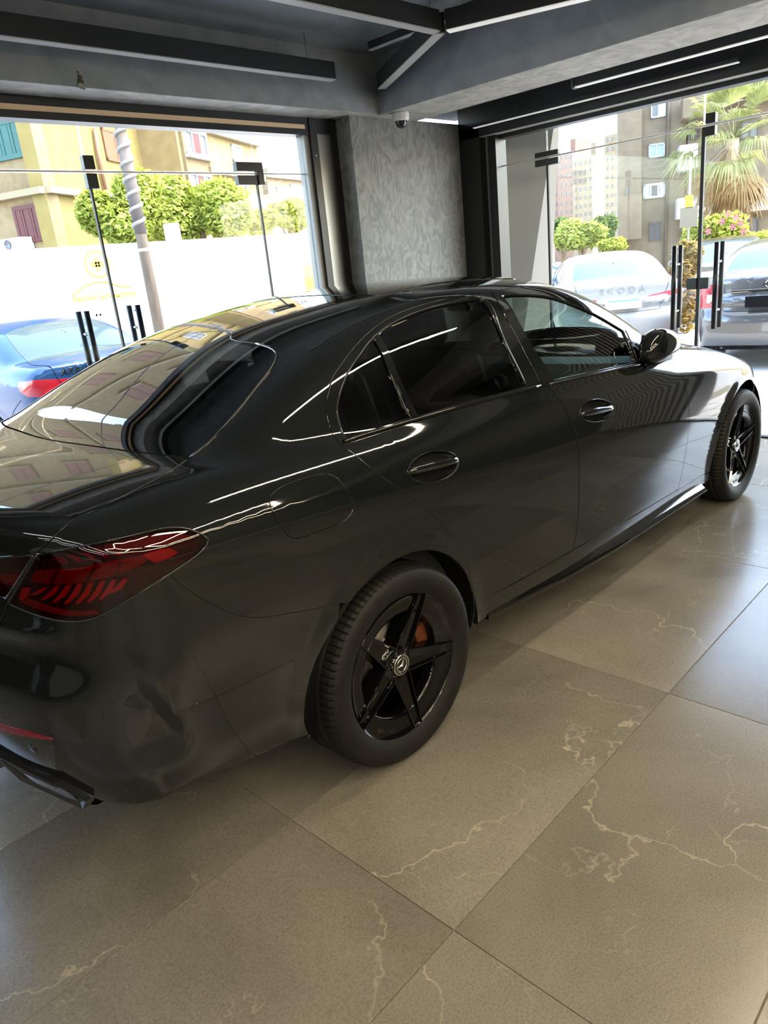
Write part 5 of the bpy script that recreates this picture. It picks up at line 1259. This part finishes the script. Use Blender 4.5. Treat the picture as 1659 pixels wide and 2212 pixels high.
# ---- right side: pier cladding, towers, big brown block, palm, bushes, sign
c0 = at(1090, 450, x=4.62); yA = float(c0[1])+.04
def cl_edge(px, py, z): return at(px, py, x=5.02)
e0 = at(1180, 850, x=5.02); e1 = at(1210, 250, x=5.02); k_ = (float(e1[1])-float(e0[1]))/(float(e1[2])-float(e0[2])); yb0 = float(e0[1])+k_*(GZ-float(e0[2])); yb1 = float(e0[1])+k_*(2.9-float(e0[2]))
m = MB(); m.add([(4.62, yA, GZ), (5.02, yb0, GZ), (5.02, yb1, 2.94), (4.62, yA, 2.94), (4.65, yA+.06, GZ), (5.05, yb0+.05, GZ), (5.05, yb1+.05, 2.94), (4.65, yA+.06, 2.94)], [(0, 1, 2, 3), (4, 7, 6, 5), (1, 5, 6, 2), (0, 4, 5, 1), (3, 2, 6, 7), (0, 3, 7, 4)])
cl = m.build('pier_cladding', mat('satin_steel_sheet', (0.193, 0.191, 0.181), .35, metal=.35)); tag(cl, 'grey brushed steel cladding of the pier outside the right doors', 'cladding', kind='structure')
CONC = noise_mat('brown_concrete', (0.146, 0.110, 0.073), (0.185, 0.146, 0.099), 2, .9, 6); CONCD = noise_mat('dark_concrete', (0.106, 0.084, 0.062), (0.137, 0.110, 0.084), 2, .9, 6)
D0 = at(1334, 400, x=24.0); D1 = at(1480, 400, x=25.0)
FD = Facade(D0[:2], D0[:2]+(D1-D0)[:2]*2.6); rD = empty('apartment_block', (float(D0[0]), float(D0[1]), GZ), 0, 'big brown concrete apartment block behind the parked white saloon', 'building')
u_end = FD.px(1480, 400)[0]
m = MB(); FD.slab(m, 0, u_end, GZ, 9.5, -2.5, 0); m.build('wall', CONC, rD)
m = MB(); FD.slab(m, 0, FD.px(1384, 400)[0], FD.px(1360, 462)[1], 9.5, 0, .35); m.build('wall_bay', CONC, rD)
for b_, sh in (((1406, 216, 1438, 254), (None, WHF)), ((1401, 310, 1436, 340), (None, None)), ((1389, 396, 1438, 428), (WHF, None, WHF)), ((1402, 480, 1428, 520), (None, None))): window(FD, b_, rD, WHF if b_[1] < 470 else CONCD, DPN if b_[1] < 300 or b_[1] > 390 else BPN, sh, len(sh))
for (x0, y0_, x1, y1_) in ((1352, 408, 1357, 432), (1358, 460, 1364, 486)): u0, u1_, z0, z1 = FD.rect(x0, y0_, x1, y1_); m = MB(); FD.slab(m, u0, u1_, z0, z1, .35, .37); m.build('slot_window', DPN, rD)
u0, z0 = FD.px(1346, 486); m = MB(); FD.slab(m, 0, FD.px(1384, 480)[0], z0-.5, z0+.9, 0, .7); m.build('balcony', CONC, rD)
uu = FD.px(1440, 400)[0]; m = MB(); m.tube([FD.pt(uu, GZ, .06), FD.pt(uu, 9.4, .06)], .05, 8); m.build('drain_pipe', CONCD, rD)
W2L(rD)
E0 = at(1483, 400, x=24.9); E1 = at(1659, 380, x=26.0); FE = Facade(E0[:2], E0[:2]+(E1-E0)[:2]*1.6); rE = empty('apartment_block', (float(E0[0]), float(E0[1]), GZ), 0, 'brown block with white curved balconies behind the palm tree', 'building')
m = MB(); FE.slab(m, 0, FE.px(1800, 380)[0], GZ, 9.8, -2.5, -.1); m.build('wall', CONC, rE)
BALW = mat('balcony_white', (0.396, 0.391, 0.374), .6)
for (x0, y0_, x1, y1_, mt) in ((1458, 418, 1700, 462, BALW), (1462, 320, 1500, 372, BALW), (1470, 215, 1530, 262, CONC), (1560, 190, 1700, 215, CONC)):
    u0, u1_, z0, z1 = FE.rect(x0, y0_, x1, y1_); m = MB(); FE.slab(m, u0, u1_, z0, z1, 0, 1.1); m.build('balcony', mt, rE)
for b_ in ((1490, 280, 1512, 300), (1540, 470, 1580, 520), (1600, 470, 1640, 520), (1475, 485, 1500, 520), (1600, 260, 1640, 300)): window(FE, b_, rE, CONCD, DPN, None, 2)
W2L(rE)
# far towers
def tower(x0, x1, y0_, X, mt, label, rows, cols, step=0):
    a = at(x0, 450, x=X); b = at(x1, 450, x=X); z = float(at((x0+x1)/2, y0_, x=X)[2]); F = Facade(b[:2], a[:2]); r = empty('tower_block', (float(a[0]), float(a[1]), GZ), 0, label, 'building')
    m = MB(); F.slab(m, 0, F.L, GZ, z, -8, 0); m.build('wall', mt, r)
    wm = MB(); F.slab(wm, 0, F.L/cols*.34, 0, z/rows*.38, 0, .05); wm = wm.mesh('window')
    wm.transform(Matrix.Translation(-Vector(r.location))); wm.materials.append(DPN)
    for i in range(cols):
        for j in range(2, rows):
            o = link('window', wm, None, r); p = F.d*(F.L*(i+.32)/cols); o.location = (p[0], p[1], z*(j+.3)/rows)
    m = MB(); F.slab(m, F.L*.1, F.L*.35, z, z+1.2, -4, -1); m.build('roof_room', mt, r)
    W2L_r(r)
def W2L_r(r):
    for ch in r.children:
        if ch.name.startswith('window'): continue
        ch.data.transform(Matrix.Translation(-Vector(r.location)))
PINKB = noise_mat('pink_brick', (0.193, 0.109, 0.080), (0.231, 0.139, 0.105), 3, .9); TANB = noise_mat('tan_tower', (0.202, 0.151, 0.092), (0.235, 0.185, 0.122), 3, .9)
tower(1196, 1238, 330, 70, PINKB, 'pink brick tower block far away beside the steel cladding', 12, 4)
tower(1238, 1280, 342, 62, TANB, 'tan tower block far away between the pink tower and the balcony tower', 12, 4)
tower(1281, 1306, 352, 74, PINKB, 'slim pinkish tower far away next to the tall tan slab', 11, 3)
tower(1306, 1338, 290, 50, TANB, 'tall tan slab at the left edge of the big brown block', 14, 3)
def ray_tree(name, x, y, X, wpx, hpx, label, lm, **k):
    p = at(x, y, x=X); d = float(np.dot(p-CAM, CF)); return tree(name, p, wpx/2*d/FPX, wpx/2*d/FPX*1.15, hpx/2*d/FPX*1.2, label, lm, **k)
ray_tree('leafy_tree', 1258, 508, 19, 110, 70, 'round bright green tree between the steel cladding and the brown block', LF1, n=7000, ls=.085)
ray_tree('leafy_tree', 1215, 515, 20, 50, 70, 'green tree touching the edge of the steel cladding', LF3, n=3000)
ray_tree('leafy_tree', 1300, 498, 22, 60, 55, 'dark green tree in front of the slim pinkish tower', LF3, n=3500)
ray_tree('leafy_shrub', 1322, 535, 18, 60, 34, 'yellow shrub beside the roof of the white saloon', LF2, n=2600, trunk=False, cat='shrub')
ray_tree('leafy_shrub', 1482, 570, 11.6, 60, 80, 'rust-coloured shrub behind the left door handles', LF4, n=3500, ls=.06, trunk=False, cat='shrub')
ray_tree('leafy_shrub', 1545, 520, 18.9, 120, 90, 'oleander bush with pink flowers beside the palm trunk', LF2, n=6000, ls=.07, trunk=False, cat='shrub')
ray_tree('leafy_shrub', 1655, 520, 19.5, 90, 36, 'low yellow-green hedge at the right edge of the doors', LF2, n=3000, trunk=False, cat='shrub')
fl_m = mat('pink_flower', (0.480, 0.096, 0.144), .6)
for k, q in enumerate(((1572, 463), (1590, 470), (1600, 482), (1606, 500), (1560, 478), (1583, 490), (1530, 500), (1612, 515))):
    p = at(*q, x=18.3); m = MB(); d_ = .065
    for i in range(5):
        t = 2*PI*i/5; m.add([(0, 0, 0), (0, d_*math.cos(t-.4), d_*math.sin(t-.4)), (-.02, d_*1.5*math.cos(t), d_*1.5*math.sin(t)), (0, d_*math.cos(t+.4), d_*math.sin(t+.4))], [(0, 1, 2, 3)])
    o = m.build('flower_cluster', fl_m); o.location = tuple(p); tag(o, 'cluster of pink oleander flowers on the bush by the palm', 'flower', 'pink oleander flowers')
# palm
ph = at(1583, 300, x=21.3); rp2 = empty('fan_palm', (21.3, float(ph[1]), GZ), 0, 'fan palm with a skirt of dry brown fronds outside the right doors', 'palm tree')
PALM = leaf_mat('palm_green', (0.130, 0.150, 0.040), (0.250, 0.260, 0.100)); DRY = leaf_mat('palm_dry', (0.220, 0.132, 0.050), (0.319, 0.220, 0.099)); hz_ = float(ph[2])-GZ
m = MB(); m.tube([(0, 0, 0), (0, 0, hz_*.5), (0, 0, hz_)], [.20, .19, .16], 12); m.build('trunk', noise_mat('palm_bark', (.26, .17, .09), (.38, .27, .16), 14, .95, 6), rp2)
rnd = random.Random(5)
def frond(base, d, L, mt, droop):
    m = MB(); d = Vector(d).normalized(); tip = Vector(base)+d*L*.55+Vector((0, 0, -droop*.3)); m.tube([base, tuple((Vector(base)+tip)/2+Vector((0, 0, .04))), tuple(tip)], .010, 5)
    sdv = d.cross(Vector((0, 0, 1)))
    sdv = sdv.normalized() if sdv.length > .05 else Vector((0, 1, 0)); up = sdv.cross(d)
    for k in range(25):
        t = (k-12)/12*1.2; v = (d*math.cos(t)+sdv*math.sin(t)+up*rnd.uniform(-.08, .08)).normalized(); e = tip+v*L*.5*(1-.15*abs(t))+Vector((0, 0, -droop*L*.35*(.6+rnd.random()*.6)))
        mid = tip+v*L*.28; w = v.cross(up).normalized()*.015*L; m.add([tip, mid+w, e, mid-w], [(0, 1, 2, 3)])
    return m
for k in range(26):
    t = k*2.4; el = 1.25-k*.062; d = (math.cos(t)*math.cos(el), math.sin(t)*math.cos(el), math.sin(el)); frond((0, 0, hz_), d, rnd.uniform(1.65, 2.1), PALM, max(0, .7-el*.5)).build('palm_leaf', PALM, rp2, fixn=False)
for k in range(22):
    t = k*2.4+.5; el = -.55-rnd.random()*.75; d = (math.cos(t)*math.cos(el), math.sin(t)*math.cos(el), math.sin(el)); frond((0, 0, hz_-.12), d, rnd.uniform(1.6, 2.05), DRY, .35).build('dry_leaf', DRY, rp2, fixn=False)
# yellow sign and board on a post
sp0 = at(1488, 435, x=18.0); rs = empty('street_sign', (18.0, float(sp0[1]), GZ), 0, 'yellow square sign over a blank tan board on a thin post', 'sign')
def sgn(x0, y0_, x1, y1_, mt, nm, dx):
    a = at(x0, y0_, x=18.0+dx); b = at(x1, y1_, x=18.0+dx); m = MB(); m.box(dx, dx+.02, float(b[1])-float(sp0[1]), float(a[1])-float(sp0[1]), float(b[2])-GZ, float(a[2])-GZ); m.build(nm, mt, rs)
zq = float(at(1488, 340, x=18.0)[2])-GZ; MB().tube([(.03, 0, 0), (.03, 0, zq)], .03, 8).build('post', mat('cream_post', (0.195, 0.180, 0.144), .6), rs)
sgn(1480, 423, 1496, 448, mat('yellow_sign', (0.361, 0.336, 0.008), .5), 'sign_plate', -.02); sgn(1469, 450, 1506, 489, mat('tan_board', (0.171, 0.138, 0.091), .7), 'sign_board', -.02)

# ---- parked cars
OTHER = Body(
    zc=nspl((-1.0, .93), (0, .90), (1, .88), (2, .86), (3.4, .78)), inset=SEDAN.inset,
    wp=nspl((-1.05, .74), (-.9, .80), (-.7, .845), (-.4, .875), (0, .888), (.6, .89), (1.5, .886), (2.2, .88), (2.6, .882), (2.9, .86), (3.15, .79), (3.4, .66)),
    flares=((0, .32, .36, .44, .008), (2.65, .32, .36, .44, .008)), bumps=(),
    ztop=nspl((-1.1, 1.075), (-.9, 1.09), (-.7, 1.105), (-.4, 1.12), (1, 1.06), (2.0, 1.03), (2.4, 1.005), (2.7, .965), (3.0, .90), (3.25, .80), (3.45, .68)),
    tcrown=nspl((-1.1, .03), (2.4, .05), (3.5, .08)), tedge=.02,
    xrear=nspl((.2, -.86), (.32, -.95), (.5, -1.0), (.62, -.995), (.70, -.955), (.85, -.945), (1.0, -.945), (1.1, -.945)), rcurve=.14, rpow=2.4,
    xfront=nspl((.15, 3.36), (.3, 3.45), (.5, 3.48), (.65, 3.46), (.8, 3.36)), fcurve=.22,
    krear=nspl((.2, .08), (.6, .15), (.9, .12), (1.02, .06), (1.15, .05)), kst=.08,
    zbot=nspl((-1.0, .26), (-.4, .22), (.3, .18), (2.3, .17), (3.4, .2)),
    wb=nspl((-.65, .72), (-.3, .77), (.1, .80), (.6, .815), (1.2, .815), (1.8, .80), (2.3, .76), (2.7, .72)), tum=(.30, .52),
    zroof=nspl((-.65, 1.01), (-.48, 1.10), (-.25, 1.215), (0, 1.33), (.2, 1.402), (.45, 1.447), (.8, 1.472), (1.2, 1.462), (1.5, 1.43), (1.75, 1.37), (2.05, 1.25), (2.4, 1.10), (2.7, .965), (2.9, .88)),
    rcrown=nspl((-.6, .03), (0, .025), (.6, .03), (1.4, .05), (2.0, .10), (2.6, .12)), kroof=.08, kbelt=.035, XF=2.75)
DLENS = mat('lamp_red_plain', (0.330, 0.009, 0.018), .15, coat=1.0); WLENS = mat('lamp_white_plain', (.55, .53, .50), .12, coat=1.0); SILVER = mat('alloy_silver', (.45, .44, .42), .25, metal=.9); CARGL = mat('parked_car_glass', (.045, .07, .08), .05, spec=.28, coat=.0)
OC = {}
def other_meshes():
    B = OTHER; T = B.top; S = B.side; K = B.back
    archR = arch(B, 0, .32, .355, 200, -20, 26); archF = arch(B, 2.65, .32, .355, 200, -20, 26)
    low = [np.array([S(.36, .215), S(1.3, .20), S(2.29, .20)])]
    win_f = loop(np.array([S(1.06, .985), S(1.03, 1.19), T(1.0, -.60)]), np.array([S(1.0, 1.352), S(1.3, 1.335), S(1.55, 1.275), S(1.78, 1.16), S(1.98, 1.01)]), np.array([S(1.98, 1.01), S(1.5, .99), S(1.06, .985)]))
    win_f = loop(np.array([S(1.06, .985), S(1.0, 1.355)]), np.array([S(1.0, 1.355), S(1.3, 1.335), S(1.55, 1.265), S(1.78, 1.15), S(1.98, 1.01)]), np.array([S(1.98, 1.01), S(1.5, .99), S(1.06, .985)]))
    win_r = loop(np.array([S(.20, 1.01), S(.22, 1.29)]), np.array([S(.22, 1.29), S(.5, 1.345), S(.92, 1.36)]), np.array([S(.92, 1.36), S(.98, .985)]), np.array([S(.98, .985), S(.6, .99), S(.20, 1.01)]))
    win_q = loop(np.array([S(-.12, 1.05), S(.0, 1.17), S(.16, 1.265)]), np.array([S(.16, 1.265), S(.145, 1.015)]), np.array([S(.145, 1.015), S(-.12, 1.05)]))
    glR = np.array([T(-.42, -.62), T(-.2, -.585), T(.0, -.55), T(.17, -.51)]); glT = np.array([glR[-1], T(.24, -.3), T(.26, 0)]); glB = np.array([glR[0], T(-.50, -.3), T(-.52, 0)])
    rear = loop(glR, glT, np.array([glT[-1], glB[-1]]), glB[::-1])
    scS = np.array([T(1.50, -.52), T(1.8, -.58), T(2.12, -.65)]); scT = np.array([scS[0], T(1.6, -.25), T(1.62, 0)]); scB = np.array([scS[-1], T(2.42, -.4), T(2.52, 0)])
    screen = loop(scS, scB, np.array([scB[-1], scT[-1]]), scT[::-1])
    lampA = loop(np.array([K(-.40, .935), K(-.60, .955), S(-.74, .97), S(-.60, .965)]), np.array([S(-.60, .965), S(-.62, .90), S(-.72, .83)]), np.array([S(-.72, .83), K(-.62, .80), K(-.52, .83), K(-.40, .87)]), np.array([K(-.40, .87), K(-.40, .935)]))
    lampB = loop(np.array([K(-.34, .875), K(-.56, .905), S(-.76, .935), S(-.56, .955)]), np.array([S(-.56, .955), S(-.66, .90), S(-.76, .865)]), np.array([S(-.76, .865), K(-.56, .845), K(-.34, .855)]), np.array([K(-.34, .855), K(-.34, .875)]))
    lampC = loop(np.array([K(-.56, 1.0), S(-.78, 1.005), S(-.66, .99)]), np.array([S(-.66, .99), S(-.70, .86), S(-.76, .72)]), np.array([S(-.76, .72), K(-.62, .735), K(-.585, .77)]), np.array([K(-.585, .77), K(-.56, 1.0)]))
    head = loop(np.array([B.nose(-.40, .66), B.nose(-.55, .70), S(2.98, .78)]), np.array([S(2.98, .78), S(3.08, .68), B.nose(-.58, .60)]), np.array([B.nose(-.58, .60), B.nose(-.40, .66)]))
    split = np.array([S(2.2, .20), S(2.2, .5), S(2.2, .75), S(2.2, .92), scS[-1]])
    outer = loop(np.array([K(0, .28), K(-.4, .28), S(-.80, .27)]), np.array([S(-.80, .27), S(-.345, .235)]), archR, np.array([S(.36, .215), S(1.3, .20), S(2.2, .20)]), split, scS[::-1], scT, np.array([scT[-1], T(1.0, 0), glT[-1]]), glT[::-1], glR[::-1], glB, np.array([glB[-1], T(-.75, 0), K(0, 1.0), K(0, .6), K(0, .28)]))
    OC['front'] = loop(split[::-1], np.array([S(2.2, .20), S(2.29, .20)]), archF, np.array([archF[-1], S(3.05, .25), B.nose(-.4, .22), B.nose(0, .21)]), np.array([B.nose(0, .21), B.nose(0, .5), T(3.35, 0), T(3.0, 0), scB[-1]]), scB[::-1])
    OC['wins'] = [win_f, win_r, win_q]; OC['rear'] = rear; OC['screen'] = screen; OC['lamp'] = dict(a=lampA, b=lampB, c=lampC); OC['head'] = head; OC['outer'] = outer
    OC['lid'] = [np.array([glB[0], T(-.6, -.66), T(-.85, -.62), K(-.60, .97), K(-.55, .80), K(-.50, .70), K(-.3, .685), K(0, .68)])]
    OC['doors'] = [np.array([S(.98, 1.36), S(1.02, 1.1), S(1.03, .9), S(1.03, .5), S(1.0, .30)]), np.array([S(.17, 1.0), S(.24, .8), S(.40, .55), S(.44, .32)]), np.array([S(2.08, .95), S(2.14, .7), S(2.10, .30)]), np.array([S(.42, .31), S(1.2, .285), S(2.12, .28)]), np.array([S(-.62, .80), S(-.45, .70), S(-.35, .62)])]
def parked_car(name, label, loc, h, paint, lamp='a', rim=None, writing=None, extra=None):
    B = OTHER
    if not OC: other_meshes()
    root = empty(name, loc, h, label, 'car')
    lm = OC['lamp'][lamp]
    link('body', panel_mesh(B, 'body', OC['outer'], holes=OC['wins']+[lm], gap=0, center=True, sp=.05, flange=.0), paint, root)
    link('front_body', panel_mesh(B, 'front_body', OC['front'], holes=[OC['head']], gap=0, center=True, sp=.06, flange=.0, rev=True), paint, root)
    for s_ in (False, True):
        for w in OC['wins']: link('side_window', panel_mesh(B, 'side_window', w, gap=-.004, sp=.08, off=-.006, flange=0, mirror=s_), CARGL, root)
        l_ = link('tail_lamp', panel_mesh(B, 'tail_lamp', lm, gap=.001, sp=.05, off=.001, flange=.01, mirror=s_), DLENS, root)
        link('headlamp', panel_mesh(B, 'headlamp', OC['head'], gap=.001, sp=.08, off=0, flange=.01, rev=True, mirror=s_), WLENS, root)
        for d_ in OC['doors']: offset_tube(B, B.snap(crom(d_, .08)), .0035, -.001, 'panel_gap', LINER, root, 5, mirror=s_)
        m = MB(); q = -1 if s_ else 1; P = B.side(1.93, 1.03); m.bbox(P[0]-.06, P[0]+.08, (P[1]-.20) if not s_ else -P[1]+.04, (P[1]-.04) if not s_ else -P[1]+.20, 1.0, 1.12, .04); m.bar((P[0], q*(P[1]+.03), 1.03), (P[0], q*(P[1]-.08), 1.05), .04, .03); m.build('door_mirror', paint, root)
        for xx in (.12, 1.14):
            P = B.side(xx, .885); m = MB(); m.bbox(P[0], P[0]+.2, *sorted((q*(P[1]-.028), q*(P[1]+.0))), P[2]-.012, P[2]+.018, .008); m.build('door_handle', paint, root)
    link('rear_window', panel_mesh(B, 'rear_window', OC['rear'], center=True, sp=.07, flange=0), CARGL, root); link('windscreen', panel_mesh(B, 'windscreen', OC['screen'], center=True, sp=.08, flange=0), CARGL, root)
    for d_ in OC['lid']:
        P = B.snap(crom(d_, .04)); P[-1, 1] = 0; Q = np.vstack([P, mir(P[::-1])[1:]]); MB().tube([tuple(p) for p in Q], .0035, 5).build('boot_seam', LINER, root)
    for x in (0, 2.65):
        for s_ in (-1, 1):
            w = link('road_wheel', OC_rim(rim), None, root); w.location = (x, s_*.775, .318); w.rotation_euler = (0, .3, PI if s_ > 0 else 0); link('tyre', WHEEL['tyre'], None, w)
            m = MB(); n = 14; vs = []
            for k in range(n+1):
                t = math.radians(-22+k*224/n)
                for y in (.5, .875): vs.append((x+.36*math.cos(t), s_*y, .32+.36*math.sin(t)))
            m.add(vs, [(k*2, k*2+1, k*2+3, k*2+2) for k in range(n)], 0, True); m.prism([(x+.36*math.cos(math.radians(-22+k*224/n)), .32+.36*math.sin(math.radians(-22+k*224/n))) for k in range(n+1)], s_*.5, s_*.495); m.build('arch_liner', LINER, root)
    MB().box(-.7, 3.1, -.5, .5, .2, .3).build('underbody', LINER, root)
    pl = B.back(0, .80)[0]; MB().bbox(pl-.012, pl+.02, -.24, .24, .735, .86, .004).build('plate_recess', LINER if extra != 'white' else WHITE_P, root)
    return root
def OC_rim(c):
    key = 'rim'+(c or 'silver')
    if key not in OC:
        m = MB(); m.lathe([(.236, -.10), (.246, -.104), (.236, -.092), (.215, -.05), (.212, .09)], 40)
        for k in range(10): 
            a = 2*PI*k/10; m.bar((.03*math.cos(a), -.075, .03*math.sin(a)), (.236*math.cos(a), -.09, .236*math.sin(a)), .03, .022, (0, 1, 0))
        m.lathe([(.001, -.085), (.05, -.083), (.058, -.06)], 20); me = m.mesh('rim'); me.materials.append(SILVER if c != 'black' else RIMB); OC[key] = me
    return OC[key]
def rear_text(root, txt, z, w, mt, name='lettering', y=0.0, size=.1, spacing=1.0):
    B = OTHER; me = text_mesh(txt, size, .004, spacing=spacing); xs_ = [v.co.x for v in me.vertices]; s = w/(max(xs_)-min(xs_))
    co = np.array([v.co[:] for v in me.vertices]); yy = y-co[:, 0]*s; O = np.stack([0*yy-.3, yy, z+co[:, 1]*min(s, 1.0)], -1); P = B.solve(O, np.broadcast_to(np.array([-1., 0, 0]), O.shape), 0, 1.3)
    for v, p, e in zip(me.vertices, P, co[:, 2]): v.co = Vector((p[0]-.002-e*.8, p[1], p[2]))
    link(name, me, mt, root)
BLUEP = mat('blue_paint', (.012, .045, .125), .12, coat=.25, spec=.4); WHITEP = mat('white_paint', (.25, .25, .246), .25, coat=.2); GREYPT = mat('grey_paint', (0.102, 0.103, 0.108), .15, coat=1.0, metal=.3); DARKP = mat('dark_paint', (.03, .032, .036), .12, coat=1.0)
bc = parked_car('blue_saloon', 'blue saloon with red tail lamps parked outside the left glazing', (1.86, 5.40, GZ), math.radians(94), BLUEP, 'a')
rear_text(bc, 'ARRIZO5', 1.005, .40, CHROME, y=.36, size=.09)
wc = parked_car('white_saloon', 'white saloon with slim red tail lamps parked outside the right doors', (9.15, 3.10, GZ), math.radians(35), WHITEP, 'b', extra='white')
rear_text(wc, 'SKODA', .975, .60, mat('pale_letters', (.30, .30, .29), .25, metal=.4), size=.11, spacing=1.6)
pl = OTHER.back(0, .80)[0]; MB().box(pl-.016, pl-.012, -.20, .20, .835, .858).build('plate_strip', mat('plate_blue', (.10, .42, .55), .5), wc)
for s_ in (-1, 1): MB().bbox(-.985, -.93, *sorted((s_*.45, s_*.72)), .30, .34, .01).build('reflector', DLENS, wc)
gc = parked_car('grey_saloon', 'grey saloon with round chrome badge behind the right door handle', (9.00, .72, GZ), math.radians(8), GREYPT, 'c')
pl = OTHER.back(0, .985)[0]
m = MB(); m.lathe([(.050, -.004), (.050, .008), (.040, .008), (.040, -.004)], 28, 'x', close=True); m.bar((-.002, -.064, 0), (-.002, .064, 0), .012, .020); b_ = m.build('round_badge', CHROME, gc); b_.location = (pl-.006, 0, .985)
MB().bbox(pl-.012, pl+.03, -.42, .42, .905, .935, .006).build('boot_strip', CHROME, gc)
for s_ in (-1, 1): link('lamp_insert', MB().bbox(-.02, .0, -.04, .04, -.05, .05, .006).mesh('lamp_insert'), WLENS, gc).location = (float(OTHER.back(-s_*.66, .84)[0])-.004, s_*.66, .84)
dc = parked_car('dark_saloon', 'dark saloon facing the showroom behind the grey saloon, paper on its windscreen', (16.15, 3.95, GZ), math.radians(196), DARKP, 'a')
P = [OTHER.top(1.95, .12), OTHER.top(1.95, -.12), OTHER.top(2.2, -.12), OTHER.top(2.2, .12)]; m = MB(); m.add([(p[0], p[1], p[2]+.012) for p in P], [(0, 1, 2, 3)]); m.build('paper_sheet', WHITE_P, dc)
wb_ = parked_car('white_saloon', 'white saloon parked crosswise behind the black saloon, mirrored in its bumper', (-4.75, -2.3, 0), math.radians(84), WHITEP, 'b', rim='black', extra='white')
fc = parked_car('blue_hatchback', 'dark blue car far behind the roof of the white saloon', (14.1, 9.3, GZ), math.radians(-82), mat('navy_paint', (.02, .05, .14), .15, coat=1.0), 'a')
